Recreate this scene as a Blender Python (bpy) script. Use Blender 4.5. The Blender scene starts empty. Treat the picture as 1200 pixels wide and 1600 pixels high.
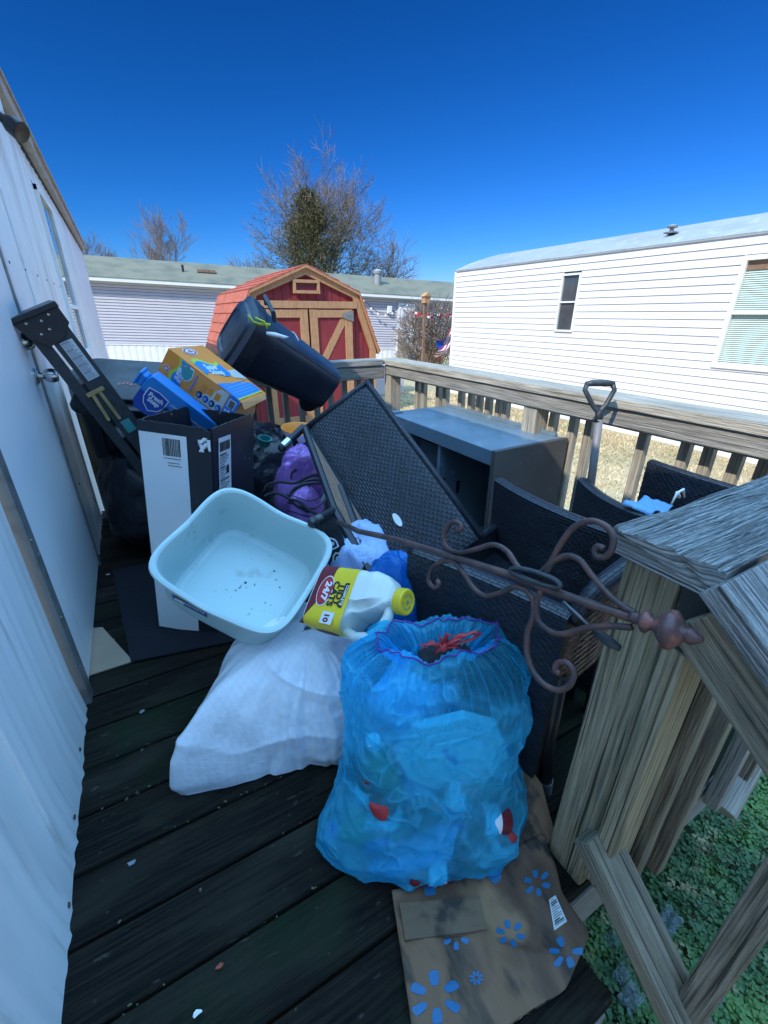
import bpy, math, random
from math import sin, cos, pi, radians as R_
from mathutils import Vector, Matrix, noise
random.seed(7)
scene = bpy.context.scene
COL = scene.collection
V = Vector
# ------------------------------------------------------------------ camera geometry (metres; deck surface is z = 0)
F_, H_ = 673.0, 1.2
PT, YW = math.atan((800-491)/F_), R_(29.25)
CP, SP, CY, SY = cos(PT), sin(PT), cos(YW), sin(YW)
def ray(px, py):
    x = (px-600)/F_; u = (800-py)/F_
    fw = CP+u*SP; up = u*CP-SP
    return V((x*CY+fw*SY, -x*SY+fw*CY, up))
def onz(px, py, z):
    r = ray(px, py); t = (z-H_)/r.z; return V((r.x*t, r.y*t, z))
def onx(px, py, X):
    r = ray(px, py); t = X/r.x; return V((X, r.y*t, H_+r.z*t))
def ond(px, py, t):
    r = ray(px, py); return V((r.x*t, r.y*t, H_+r.z*t))
def onplane(px, py, p0, n):
    r = ray(px, py); c = V((0, 0, H_)); t = (p0-c).dot(n)/r.dot(n); return c+r*t

# ------------------------------------------------------------------ object helpers
def tag(o, label=None, cat=None, group=None, kind=None):
    if label: o['label'] = label
    if cat: o['category'] = cat
    if group: o['group'] = group
    if kind: o['kind'] = kind
    return o
def empty(name, M, label=None, cat=None, group=None):
    o = bpy.data.objects.new(name, None); COL.objects.link(o)
    o.matrix_world = M if isinstance(M, Matrix) else Matrix.Translation(M)
    o.empty_display_size = .05
    return tag(o, label, cat, group)
def frame(c, x, z):
    """matrix with local x along x, local z close to z"""
    x = V(x).normalized(); z = V(z); y = z.cross(x).normalized(); z = x.cross(y).normalized()
    m = Matrix((x, y, z)).transposed().to_4x4(); m.translation = V(c); return m
def frameR(c, R):
    m = Matrix(R).to_4x4(); m.translation = V(c); return m
def copy_tree(o, parent=None):
    c = o.copy(); COL.objects.link(c)
    if parent: c.parent = parent
    for ch in list(o.children): copy_tree(ch, c)
    return c

class MB:
    def __init__(s): s.v = []; s.f = []; s.uv = []; s.mi = []; s.cur = 0
    def face(s, pts, uvs=None):
        b = len(s.v); s.v += [tuple(p) for p in pts]; s.f.append(tuple(range(b, b+len(pts))))
        s.uv.append(uvs or [(0, 0)]*len(pts)); s.mi.append(s.cur)
    def hexa(s, p, g=None):
        """8 corners: bottom 4 ccw, top 4 ccw"""
        b = len(s.v); s.v += [tuple(q) for q in p]
        P = [V(q) for q in p]
        ax = [P[1]-P[0], P[3]-P[0], P[4]-P[0]]
        if g is None: g = max(range(3), key=lambda i: ax[i].length)
        d = ax[g].normalized(); o1, o2 = [a.normalized() for i, a in enumerate(ax) if i != g]
        ou, ov = random.uniform(0, 40), random.uniform(0, 40)
        for f in ((3,2,1,0),(4,5,6,7),(0,1,5,4),(1,2,6,5),(2,3,7,6),(3,0,4,7)):
            n = (P[f[1]]-P[f[0]]).cross(P[f[2]]-P[f[0]])
            s.f.append(tuple(b+i for i in f)); s.mi.append(s.cur)
            w = o1 if abs(n.dot(o2)) > abs(n.dot(o1)) else o2
            uv = []
            end = abs(n.normalized().dot(d)) > .9
            for i in f:
                q = P[i]-P[0]
                if end: uv.append((q.dot(o1)*.35+ou, q.dot(o2)+ov))
                else: uv.append((q.dot(d)+ou, q.dot(w)+ov+(3 if w is o2 else 0)))
            s.uv.append(uv)
    def box(s, c, d, M=None, g=None):
        c = V(c); h = V(d)/2
        p = [c+V((x*h.x, y*h.y, z*h.z)) for z in (-1, 1) for x, y in ((-1,-1),(1,-1),(1,1),(-1,1))]
        if M is not None: p = [M@q for q in p]
        s.hexa(p, g)
    def bar(s, a, b, w, h, up=(0, 0, 1), g=2):
        """rectangular bar from a to b, width w (sideways), height h (along up)"""
        a, b = V(a), V(b); d = (b-a).normalized(); u = V(up); sd = d.cross(u).normalized()*w/2; u = sd.cross(d).normalized()*h/2
        s.hexa([a-sd-u, a+sd-u, a+sd+u, a-sd+u, b-sd-u, b+sd-u, b+sd+u, b-sd+u], g)
    def tube(s, pts, r, n=8, cap=True, flat=1.0):
        pts = [V(p) for p in pts]; m = len(pts)
        rr = r if isinstance(r, (list, tuple)) else [r]*m
        t0 = (pts[1]-pts[0]).normalized()
        a = t0.cross(V((0, 0, 1)));
        if a.length < .1: a = t0.cross(V((0, 1, 0)))
        a.normalize(); b = len(s.v); L = 0; ls = []
        for i in range(m):
            t = (pts[min(i+1, m-1)]-pts[max(i-1, 0)]).normalized()
            a = (a-t*a.dot(t)).normalized(); c = t.cross(a)
            if i: L += (pts[i]-pts[i-1]).length
            ls.append(L)
            for k in range(n):
                th = 2*pi*k/n; s.v.append(tuple(pts[i]+(a*cos(th)+c*sin(th)*flat)*rr[i]))
        for i in range(m-1):
            for k in range(n):
                k2 = (k+1) % n
                s.f.append((b+i*n+k, b+i*n+k2, b+(i+1)*n+k2, b+(i+1)*n+k)); s.mi.append(s.cur)
                w = 2*pi*rr[i]/n
                s.uv.append([(ls[i], k*w), (ls[i], (k+1)*w), (ls[i+1], (k+1)*w), (ls[i+1], k*w)])
        if cap:
            s.f.append(tuple(b+k for k in range(n))[::-1]); s.uv.append([(0, 0)]*n); s.mi.append(s.cur)
            s.f.append(tuple(b+(m-1)*n+k for k in range(n))); s.uv.append([(0, 0)]*n); s.mi.append(s.cur)
    def lathe(s, prof, n=24, M=None, cap=True):
        b = len(s.v); m = len(prof)
        for r, z in prof:
            for k in range(n):
                p = V((r*cos(2*pi*k/n), r*sin(2*pi*k/n), z)); s.v.append(tuple(M@p if M is not None else p))
        for i in range(m-1):
            for k in range(n):
                k2 = (k+1) % n; s.f.append((b+i*n+k, b+i*n+k2, b+(i+1)*n+k2, b+(i+1)*n+k)); s.mi.append(s.cur)
                s.uv.append([(k/n, i/m), ((k+1)/n, i/m), ((k+1)/n, (i+1)/m), (k/n, (i+1)/m)])
        if cap:
            s.f.append(tuple(b+k for k in range(n))[::-1]); s.uv.append([(0, 0)]*n); s.mi.append(s.cur)
            s.f.append(tuple(b+(m-1)*n+k for k in range(n))); s.uv.append([(0, 0)]*n); s.mi.append(s.cur)
    def prism(s, poly, z0, z1, M=None):
        n = len(poly); b = len(s.v)
        for z in (z0, z1):
            for x, y in poly:
                p = V((x, y, z)); s.v.append(tuple(M@p if M is not None else p))
        s.f.append(tuple(b+k for k in range(n))[::-1]); s.uv.append([poly[k] for k in range(n)][::-1]); s.mi.append(s.cur)
        s.f.append(tuple(b+n+k for k in range(n))); s.uv.append([poly[k] for k in range(n)]); s.mi.append(s.cur)
        for k in range(n):
            k2 = (k+1) % n; s.f.append((b+k, b+k2, b+n+k2, b+n+k)); s.mi.append(s.cur)
            l = math.dist(poly[k], poly[k2]); s.uv.append([(0, 0), (l, 0), (l, z1-z0), (0, z1-z0)])
    def grid(s, fn, nu, nv, closeu=False, us=1, vs=1, flip=False):
        b = len(s.v); mu = nu if closeu else nu+1
        for j in range(nv+1):
            for i in range(mu): s.v.append(tuple(fn(i/nu, j/nv)))
        for j in range(nv):
            for i in range(nu):
                i2 = (i+1) % mu
                q = (b+j*mu+i, b+j*mu+i2, b+(j+1)*mu+i2, b+(j+1)*mu+i)
                u = [(i/nu*us, j/nv*vs), ((i+1)/nu*us, j/nv*vs), ((i+1)/nu*us, (j+1)/nv*vs), (i/nu*us, (j+1)/nv*vs)]
                if flip: q = q[::-1]; u = u[::-1]
                s.f.append(q); s.uv.append(u); s.mi.append(s.cur)
    def build(s, name, mat, parent=None, smooth=False, bevel=0, angle=None, subd=0, solid=0):
        me = bpy.data.meshes.new(name); me.from_pydata(s.v, [], s.f)
        ul = me.uv_layers.new(name='UVMap'); flat = [c for f in s.uv for uv in f for c in uv]
        ul.data.foreach_set('uv', flat)
        for m in (mat if isinstance(mat, (list, tuple)) else [mat]): me.materials.append(m)
        me.polygons.foreach_set('material_index', s.mi)
        if smooth: me.polygons.foreach_set('use_smooth', [True]*len(me.polygons))
        me.update()
        if smooth and angle: me.set_sharp_from_angle(angle=R_(angle))
        o = bpy.data.objects.new(name, me); COL.objects.link(o)
        if parent is not None: o.parent = parent
        if solid:
            m = o.modifiers.new('t', 'SOLIDIFY'); m.thickness = solid; m.offset = 0
        if subd:
            m = o.modifiers.new('s', 'SUBSURF'); m.levels = m.render_levels = subd
        if bevel:
            m = o.modifiers.new('b', 'BEVEL'); m.width = bevel; m.segments = 2; m.limit_method = 'ANGLE'; m.angle_limit = R_(40)
            m.harden_normals = False
        return o
def boxo(name, mat, parent, c, d, bevel=0, M=None, g=None):
    m = MB(); m.box(c, d, M, g); return m.build(name, mat, parent, bevel=bevel)
def rrect(w, h, r, n=6):
    p = []
    for cx, cy, a0 in ((w/2-r, h/2-r, 0), (-w/2+r, h/2-r, 90), (-w/2+r, -h/2+r, 180), (w/2-r, -h/2+r, 270)):
        for k in range(n+1):
            a = R_(a0+90*k/n); p.append((cx+r*cos(a), cy+r*sin(a)))
    return p
def txt(s, size, M, mat, parent, name='lettering', ext=.0003, bold=0, shear=0, align='CENTER', sx=1):
    c = bpy.data.curves.new(name, 'FONT'); c.body = s; c.size = size; c.extrude = ext; c.offset = bold; c.shear = shear
    c.align_x = align; c.align_y = 'CENTER'; c.resolution_u = 3; c.space_line = .8
    o = bpy.data.objects.new(name+'_tmp', c); COL.objects.link(o); bpy.context.view_layer.update()
    me = bpy.data.meshes.new_from_object(o.evaluated_get(bpy.context.evaluated_depsgraph_get()))
    bpy.data.objects.remove(o); bpy.data.curves.remove(c)
    me.name = name; me.transform(M@Matrix.Diagonal((sx, 1, 1, 1))); me.materials.clear(); me.materials.append(mat)
    o = bpy.data.objects.new(name, me); COL.objects.link(o); o.parent = parent
    return o
def nz(p, s=1.0, o=0): return noise.noise(V(p)*s+V((o, o*1.7, o*.3)))
def ridge(p, s=1.0, o=0): return 1-abs(noise.noise(V(p)*s+V((o, o*1.7, o*.3))))*2

# ------------------------------------------------------------------ materials
def mat(name, col, rough=.6, metal=0, spec=.5, n=(), bump=(), coord='Object', rvar=0, alpha=1, coat=0, sheen=0):
    m = bpy.data.materials.new(name); m.use_nodes = True; nt = m.node_tree; N, L = nt.nodes, nt.links
    b = N['Principled BSDF']; b.inputs['Roughness'].default_value = rough; b.inputs['Metallic'].default_value = metal
    b.inputs['Specular IOR Level'].default_value = spec; b.inputs['Coat Weight'].default_value = coat
    tc = N.new('ShaderNodeTexCoord')
    def ntex(sc, st, det=5, dist=0):
        mp = N.new('ShaderNodeMapping'); mp.inputs['Scale'].default_value = st; L.new(tc.outputs[coord], mp.inputs[0])
        t = N.new('ShaderNodeTexNoise'); t.inputs['Scale'].default_value = sc; t.inputs['Detail'].default_value = det; dist = .35 if coord == 'UV' else dist
        t.inputs['Distortion'].default_value = dist
        L.new(mp.outputs[0], t.inputs['Vector']); return t
    rgb = N.new('ShaderNodeRGB'); rgb.outputs[0].default_value = (*col, 1); cur = rgb.outputs[0]
    for (c2, sc, lo, hi, st, fac) in n:
        t = ntex(sc, st); mr = N.new('ShaderNodeMapRange'); mr.inputs[1].default_value = lo; mr.inputs[2].default_value = hi
        mr.inputs[4].default_value = fac; L.new(t.outputs['Fac'], mr.inputs[0])
        mx = N.new('ShaderNodeMix'); mx.data_type = 'RGBA'; L.new(mr.outputs[0], mx.inputs[0]); L.new(cur, mx.inputs[6])
        mx.inputs[7].default_value = (*c2, 1); cur = mx.outputs[2]
    L.new(cur, b.inputs['Base Color'])
    if rvar:
        t = ntex(9, (1, 1, 1)); mr = N.new('ShaderNodeMapRange'); mr.inputs[1].default_value = .3; mr.inputs[2].default_value = .7
        mr.inputs[3].default_value = rough-rvar; mr.inputs[4].default_value = rough+rvar; L.new(t.outputs['Fac'], mr.inputs[0]); L.new(mr.outputs[0], b.inputs['Roughness'])
    nrm = None
    for (sc, stg, st) in bump:
        t = ntex(sc, st); bp = N.new('ShaderNodeBump'); bp.inputs['Strength'].default_value = stg; bp.inputs['Distance'].default_value = .01
        L.new(t.outputs['Fac'], bp.inputs['Height'])
        if nrm: L.new(nrm, bp.inputs['Normal'])
        nrm = bp.outputs[0]
    if nrm: L.new(nrm, b.inputs['Normal'])
    return m
I3 = (1, 1, 1)
def wood(name, c1, c2, c3, dark=(.02, .018, .015), green=0, rough=.75, crack=.75, b=1.0, extra=()):
    n = [(c2, 2.2, .35, .65, (1, 6, 1), .9), (c3, 5, .4, .62, (1, 26, 1), .8), (dark, 6, .50+.1*(1-crack), .72, (.6, 34, 1), crack),
         (dark, 1.3, .55, .8, (1, 2, 1), .35)]
    if green: n.append(((.05, .065, .02), 2.0, .48, .68, (1, 2, 1), green))
    n += list(extra)
    return mat(name, c1, rough, n=n, bump=[(6, .55*b, (1, 40, 1)), (14, .35*b, (1, 12, 1)), (60, .15*b, (1, 3, 1))], coord='UV', spec=.3)
W = {}
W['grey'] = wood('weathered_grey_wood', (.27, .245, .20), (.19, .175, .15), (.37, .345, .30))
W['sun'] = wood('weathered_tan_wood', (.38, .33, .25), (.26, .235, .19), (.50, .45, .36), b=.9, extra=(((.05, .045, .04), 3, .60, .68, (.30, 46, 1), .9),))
W['post'] = wood('mossy_post_wood', (.36, .285, .165), (.23, .195, .12), (.46, .39, .26), green=.5, crack=.95, extra=(((.03, .027, .02), 3, .58, .66, (.30, 46, 1), .95), ((.07, .075, .045), 3.5, .55, .72, (1, 3, 1), .7)))
W['cap'] = wood('rough_cap_wood', (.30, .29, .27), (.13, .125, .12), (.52, .51, .48), crack=1.0, b=2.2)
W['base'] = wood('stair_rail_wood', (.31, .25, .165), (.20, .175, .125), (.40, .34, .25), green=.2, crack=.95, b=1.3, extra=(((.03, .027, .022), 3, .58, .66, (.30, 46, 1), .95), ((.10, .095, .08), 3, .55, .72, (1, 3, 1), .6)))
W['deck'] = wood('dark_wet_deck_boards', (.0065, .0055, .0042), (.003, .0028, .0025), (.022, .017, .011), dark=(.0015, .0015, .0015), green=.0, rough=.8, crack=.7, extra=(((.040, .038, .027), 4, .50, .70, (.6, 2, 1), .75), ((.010, .028, .010), 1.6, .54, .68, (1, 1, 1), .8), ((.10, .09, .07), 22, .66, .74, (1, 3, 1), .5)))
W['deck'].node_tree.nodes['Principled BSDF'].inputs['Specular IOR Level'].default_value = .16
M_ = {}
M_['white_metal'] = mat('white_ribbed_siding', (.86, .87, .86), .42, n=[((.38, .38, .34), 1.6, .52, .78, (1, 3, .5), .5), ((.30, .29, .24), 5, .6, .75, (1, 5, .5), .5)], bump=[(3, .12, I3)])
M_['white_door'] = mat('white_door_paint', (.84, .86, .87), .38, n=[((.45, .46, .44), 3, .6, .85, (1, 2, .4), .4)], bump=[(2.5, .08, I3)])
M_['tin'] = mat('dull_aluminium', (.28, .29, .28), .5, metal=.6, n=[((.12, .12, .11), 14, .5, .7, I3, .7)])
M_['chrome'] = mat('satin_nickel', (.62, .60, .56), .22, metal=1, n=[((.4, .38, .33), 30, .5, .7, I3, .5)])
M_['tanmetal'] = mat('tan_drip_edge', (.40, .33, .27), .55, n=[((.25, .20, .16), 4, .45, .7, (1, 1, 4), .7)])
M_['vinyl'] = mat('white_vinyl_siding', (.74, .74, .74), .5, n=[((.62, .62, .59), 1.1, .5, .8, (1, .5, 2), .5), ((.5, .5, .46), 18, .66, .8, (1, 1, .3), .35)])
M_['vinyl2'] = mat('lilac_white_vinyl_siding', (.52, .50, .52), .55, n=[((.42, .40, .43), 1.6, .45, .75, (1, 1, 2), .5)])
M_['skirt'] = mat('white_skirting', (.80, .81, .80), .5, n=[((.58, .58, .54), 3, .5, .8, I3, .4)])
M_['shingle'] = mat('green_grey_shingles', (.16, .15, .095), .95, n=[((.21, .20, .14), 40, .4, .6, I3, .9), ((.08, .09, .07), 1.4, .45, .7, I3, .6), ((.22, .21, .17), 3, .6, .75, I3, .4)], bump=[(50, .4, I3)])
M_['metalroof'] = mat('grey_coated_roof', (.30, .31, .30), .65, n=[((.20, .21, .20), 1.5, .45, .7, (1, .6, 1), .6), ((.52, .53, .52), 6, .55, .75, I3, .5), ((.16, .12, .08), 9, .62, .75, I3, .5)], bump=[(6, .3, I3)])
M_['glassdark'] = mat('dark_window_glass', (.055, .065, .07), .08, spec=.8, n=[((.09, .10, .105), 5, .4, .7, I3, .6)])
M_['glass'] = mat('mirror_window_glass', (.03, .035, .04), .03, spec=1.0, coat=.6)
M_['blind'] = mat('pale_green_blinds', (.56, .66, .58), .5, n=[((.48, .58, .51), 4, .4, .7, (1, 1, 6), .4)])
M_['brownwood'] = mat('brown_valance', (.20, .11, .06), .6, n=[((.34, .24, .16), 10, .4, .7, (1, 8, 1), .6)])
M_['redwall'] = mat('barn_red_boards', (.26, .025, .03), .75, n=[((.18, .018, .022), 2, .4, .7, (1, 1, .3), .6), ((.34, .05, .05), 9, .5, .8, (1, 1, .2), .5)], bump=[(8, .2, (6, 6, 1))])
M_['cedar'] = mat('tan_cedar_trim', (.50, .26, .12), .7, n=[((.36, .17, .08), 6, .4, .65, (6, 6, 1), .7), ((.62, .38, .20), 14, .5, .7, (5, 5, 1), .5)], bump=[(12, .25, (6, 6, 1))])
M_['redshingle'] = mat('terracotta_shingles', (.40, .10, .055), .9, n=[((.30, .065, .045), 3, .4, .65, I3, .7), ((.62, .17, .09), 22, .45, .65, I3, .6)], bump=[(40, .3, I3)])
M_['blackplastic'] = mat('black_plastic', (.012, .014, .018), .42, n=[((.03, .034, .04), 6, .45, .75, I3, .6)], bump=[(60, .05, I3)], rvar=.1)
M_['bin'] = mat('charcoal_bin_plastic', (.014, .02, .034), .40, n=[((.035, .045, .06), 5, .45, .75, I3, .7), ((.09, .10, .11), 26, .62, .72, I3, .35)], bump=[(80, .06, I3)], rvar=.12)
M_['black'] = mat('matt_black', (.008, .009, .012), .7, n=[((.02, .02, .025), 9, .4, .7, I3, .6)])
M_['blackcloth'] = mat('black_cloth', (.010, .011, .014), .9, n=[((.022, .022, .028), 20, .4, .7, I3, .6)], bump=[(30, .3, I3)])
M_['mat'] = mat('black_door_mat', (.006, .007, .013), .95, n=[((.05, .05, .06), 70, .70, .76, I3, .7)], bump=[(120, .4, I3)])
M_['whitep'] = mat('white_plastic', (.78, .78, .76), .4, n=[((.62, .62, .58), 8, .5, .8, I3, .4)])
M_['paper'] = mat('white_label_paper', (.66, .68, .68), .6, n=[((.50, .51, .50), 10, .5, .7, I3, .5)])
M_['ink'] = mat('black_ink', (.012, .012, .015), .55)
M_['greyink'] = mat('grey_ink', (.22, .22, .24), .55)
M_['gold'] = mat('yellow_zinc', (.50, .40, .20), .4, metal=.7, n=[((.3, .22, .1), 20, .45, .7, I3, .6)])
M_['ladder'] = mat('grey_fibreglass', (.028, .034, .038), .5, n=[((.055, .062, .065), 40, .45, .7, (1, 1, 1), .6), ((.12, .12, .12), 12, .66, .76, I3, .4)], bump=[(90, .12, I3)])
M_['basin'] = mat('pale_aqua_plastic', (.46, .61, .60), .36, n=[((.40, .54, .53), 3, .4, .7, I3, .5), ((.20, .24, .18), 13, .63, .76, I3, .55), ((.10, .09, .06), 40, .71, .75, I3, .6)], coat=.1, bump=[(90, .04, I3)])
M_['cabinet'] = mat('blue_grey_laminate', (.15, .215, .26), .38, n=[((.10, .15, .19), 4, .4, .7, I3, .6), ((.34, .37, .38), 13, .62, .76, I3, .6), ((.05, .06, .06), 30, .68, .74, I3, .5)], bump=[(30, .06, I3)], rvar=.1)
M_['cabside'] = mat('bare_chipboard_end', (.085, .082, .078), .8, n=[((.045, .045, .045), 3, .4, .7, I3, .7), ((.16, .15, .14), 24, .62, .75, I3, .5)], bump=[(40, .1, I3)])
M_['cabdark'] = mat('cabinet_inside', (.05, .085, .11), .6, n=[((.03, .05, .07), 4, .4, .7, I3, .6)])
M_['iron'] = mat('coppery_painted_iron', (.085, .052, .048), .5, metal=.3, n=[((.20, .095, .075), 24, .45, .68, I3, .7), ((.03, .028, .03), 14, .5, .7, I3, .7)], bump=[(60, .25, I3)])
M_['bark'] = mat('grey_bark', (.10, .085, .075), .95, n=[((.16, .14, .12), 3, .4, .7, (1, 1, .3), .6)])
M_['twig'] = mat('pale_winter_twigs', (.17, .125, .09), .9, n=[((.25, .20, .155), 1.2, .4, .7, I3, .7)])
M_['needle'] = mat('olive_evergreen', (.10, .095, .032), .85, n=[((.17, .135, .05), .9, .45, .65, I3, .8), ((.03, .04, .02), 2.5, .5, .7, I3, .8)])
M_['label'] = M_['paper']
def flat(name, col, rough=.5, **k): return mat(name, col, rough, n=[(tuple(c*.8 for c in col), 9, .45, .75, I3, .5)], **k)
for nm, c in dict(red=(.42, .03, .035), blue=(.01, .06, .34), azure=(.015, .22, .62), yellow=(.80, .58, .02), orange=(.80, .26, .02), green=(.03, .22, .08), lime=(.5, .6, .05), purple=(.10, .04, .30),
                  navy=(.01, .02, .10), maroon=(.16, .01, .02), white=(.75, .76, .78), cream=(.6, .58, .5), teal=(.05, .30, .28), orange2=(.74, .40, .16), sparkblue=(.013, .13, .29), pink=(.5, .12, .12), skyb=(.14, .34, .58)).items():
    M_[nm] = flat('printed_'+nm, c)

def wicker(name, c1, c2, gap, bw=.030, rh=.0105, rough=.5):
    m = bpy.data.materials.new(name); m.use_nodes = True; nt = m.node_tree; N, L = nt.nodes, nt.links; b = N['Principled BSDF']
    tc = N.new('ShaderNodeTexCoord'); mp = N.new('ShaderNodeMapping'); L.new(tc.outputs['UV'], mp.inputs[0])
    nd = N.new('ShaderNodeTexNoise'); nd.inputs['Scale'].default_value = 6; L.new(tc.outputs['UV'], nd.inputs['Vector'])
    vm = N.new('ShaderNodeVectorMath'); vm.operation = 'MULTIPLY_ADD'; vm.inputs[1].default_value = (.006, .006, 0); L.new(nd.outputs['Color'], vm.inputs[0]); L.new(mp.outputs[0], vm.inputs[2])
    t = N.new('ShaderNodeTexBrick'); L.new(vm.outputs[0], t.inputs['Vector']); t.inputs['Scale'].default_value = 1
    t.inputs['Color1'].default_value = (*c1, 1); t.inputs['Color2'].default_value = (*c2, 1); t.inputs['Mortar'].default_value = (*gap, 1)
    t.inputs['Brick Width'].default_value = bw; t.inputs['Row Height'].default_value = rh; t.inputs['Mortar Size'].default_value = .0011; t.inputs['Mortar Smooth'].default_value = .8
    L.new(t.outputs['Color'], b.inputs['Base Color']); b.inputs['Roughness'].default_value = rough; b.inputs['Specular IOR Level'].default_value = .5
    # each strand bulges where it passes over
    iv = N.new('ShaderNodeMath'); iv.operation = 'SUBTRACT'; iv.inputs[0].default_value = 1; L.new(t.outputs['Fac'], iv.inputs[1])
    sp = N.new('ShaderNodeSeparateXYZ'); L.new(vm.outputs[0], sp.inputs[0])
    bp = N.new('ShaderNodeBump'); bp.inputs['Strength'].default_value = .9; bp.inputs['Distance'].default_value = .004; L.new(iv.outputs[0], bp.inputs['Height'])
    t2 = N.new('ShaderNodeTexNoise'); t2.inputs['Scale'].default_value = 160; L.new(tc.outputs['UV'], t2.inputs['Vector'])
    b2 = N.new('ShaderNodeBump'); b2.inputs['Strength'].default_value = .3; b2.inputs['Distance'].default_value = .002; L.new(t2.outputs['Fac'], b2.inputs['Height']); L.new(bp.outputs[0], b2.inputs['Normal'])
    L.new(b2.outputs[0], b.inputs['Normal']); return m
M_['wicker'] = wicker('black_resin_wicker', (.008, .010, .015), (.022, .027, .040), (.001, .0015, .002), .024, .0095, .42)
M_['wickerb'] = wicker('brown_wicker_underside', (.24, .12, .07), (.36, .20, .12), (.01, .006, .005), .030, .010)
M_['tube'] = mat('black_powder_coat', (.010, .012, .018), .4, n=[((.03, .034, .04), 14, .5, .75, I3, .5)])

# ------------------------------------------------------------------ world, sun, camera
SUN = V((.85, .35, -.80)).normalized()     # direction the light travels
w = bpy.data.worlds.new('World'); scene.world = w; w.use_nodes = True
nt = w.node_tree; bg = nt.nodes['Background']
sky = nt.nodes.new('ShaderNodeTexSky'); sky.sky_type = 'NISHITA'; sky.sun_disc = False
sky.sun_elevation = math.asin(-SUN.z); sky.sun_rotation = math.atan2(-SUN.x, -SUN.y)
sky.air_density = 1.0; sky.dust_density = .2; sky.ozone_density = 2.5; sky.altitude = 300
sep = nt.nodes.new('ShaderNodeSeparateColor'); com = nt.nodes.new('ShaderNodeCombineColor'); nt.links.new(sky.outputs[0], sep.inputs[0])
def mth(op, a, b_=None, c_=None, clamp=False):
    n = nt.nodes.new('ShaderNodeMath'); n.operation = op; n.use_clamp = clamp
    for i_, v_ in enumerate((a, b_, c_)):
        if v_ is None: continue
        if isinstance(v_, (int, float)): n.inputs[i_].default_value = v_
        else: nt.links.new(v_, n.inputs[i_])
    return n.outputs[0]
for i_, (k_, g_) in enumerate(((.0085, 2.5), (.0837, 1.5), (.159, 1.5))):       # clear deep blue winter sky
    nt.links.new(mth('MULTIPLY', mth('POWER', mth('MINIMUM', sep.outputs[i_], 12), g_), k_), com.inputs[i_])
# added unseen veil overhead that brightens the shade (world direction, above about 32 degrees)
tcw = nt.nodes.new('ShaderNodeTexCoord'); sx_ = nt.nodes.new('ShaderNodeSeparateXYZ'); nt.links.new(tcw.outputs['Generated'], sx_.inputs[0])
cn = nt.nodes.new('ShaderNodeTexNoise'); cn.inputs['Scale'].default_value = 3; cn.inputs['Detail'].default_value = 6; nt.links.new(tcw.outputs['Generated'], cn.inputs[0])
mrz = nt.nodes.new('ShaderNodeMapRange'); mrz.interpolation_type = 'SMOOTHSTEP'; mrz.inputs[1].default_value = .50; mrz.inputs[2].default_value = .78; nt.links.new(sx_.outputs[2], mrz.inputs[0])
cf = mth('MULTIPLY', mrz.outputs[0], mth('MULTIPLY_ADD', cn.outputs[0], .8, .45), clamp=True)
mxw = nt.nodes.new('ShaderNodeMix'); mxw.data_type = 'RGBA'; mxw.inputs[7].default_value = (3.3, 7.2, 12.6, 1); nt.links.new(cf, mxw.inputs[0]); nt.links.new(com.outputs[0], mxw.inputs[6]); nt.links.new(mxw.outputs[2], bg.inputs['Color']); bg.inputs['Strength'].default_value = .15
ld = bpy.data.lights.new('sun', 'SUN'); ld.energy = 2.0; ld.angle = R_(.5); ld.color = (1, .93, .83)
lo = bpy.data.objects.new('sun', ld); COL.objects.link(lo); lo.rotation_euler = SUN.to_track_quat('-Z', 'Y').to_euler()
cam = bpy.data.cameras.new('camera'); co = bpy.data.objects.new('camera', cam); COL.objects.link(co)
cam.sensor_fit = 'VERTICAL'; cam.sensor_height = 36; cam.sensor_width = 27; cam.lens = F_*36/1600; cam.clip_start = .02; cam.clip_end = 1000
co.location = (0, 0, H_); fwd = V((SY*CP, CY*CP, -SP)); co.rotation_euler = fwd.to_track_quat('-Z', 'Y').to_euler()
scene.camera = co
scene.view_settings.view_transform = 'Standard'; scene.view_settings.look = 'None'; scene.view_settings.exposure = 1.25
scene.render.engine = 'CYCLES'
scene.cycles.transparent_max_bounces = 16; scene.cycles.max_bounces = 8

def weave(x, y):
    """height of an over-and-under weave, strands running along x"""
    r = y/.0095; k = math.floor(r); fy = r-k; fx = (x/.024+(.5 if k % 2 else 0)) % 1
    return .0026*(sin(pi*fy)**.5)*(.25+.75*sin(pi*fx)**.6)
# ================================================================== GROUND
GZ = -.8
def gnd(name, x0, x1, y0, y1, z, m, n=1):
    b = MB(); b.grid(lambda u, v: (x0+(x1-x0)*u, y0+(y1-y0)*v, z), n, n, us=x1-x0, vs=y1-y0)
    o = b.build(name, m); o['kind'] = 'structure'; return o
M_['soil'] = mat('dry_lawn_ground', (.42, .31, .17), .95, n=[((.30, .24, .12), .5, .45, .65, I3, .7), ((.42, .33, .19), 20, .45, .65, I3, .7), ((.10, .13, .04), .25, .55, .75, I3, .5)], bump=[(30, .6, I3)])
gnd('ground', -300, 300, -300, 500, GZ, M_['soil'])
M_['grass1'] = mat('straw_grass', (.66, .50, .27), .8, n=[((.48, .36, .18), 2.2, .42, .62, I3, .8), ((.66, .54, .33), 17, .5, .7, I3, .7), ((.16, .20, .06), .55, .60, .74, I3, .8)])
M_['grass2'] = mat('green_clover', (.032, .095, .024), .6, n=[((.11, .23, .04), 6, .42, .62, I3, .8), ((.03, .08, .025), 2.4, .45, .62, I3, .7), ((.34, .27, .13), 14, .58, .68, I3, .8)])
rnd = random.Random(3)
b = MB()
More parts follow.
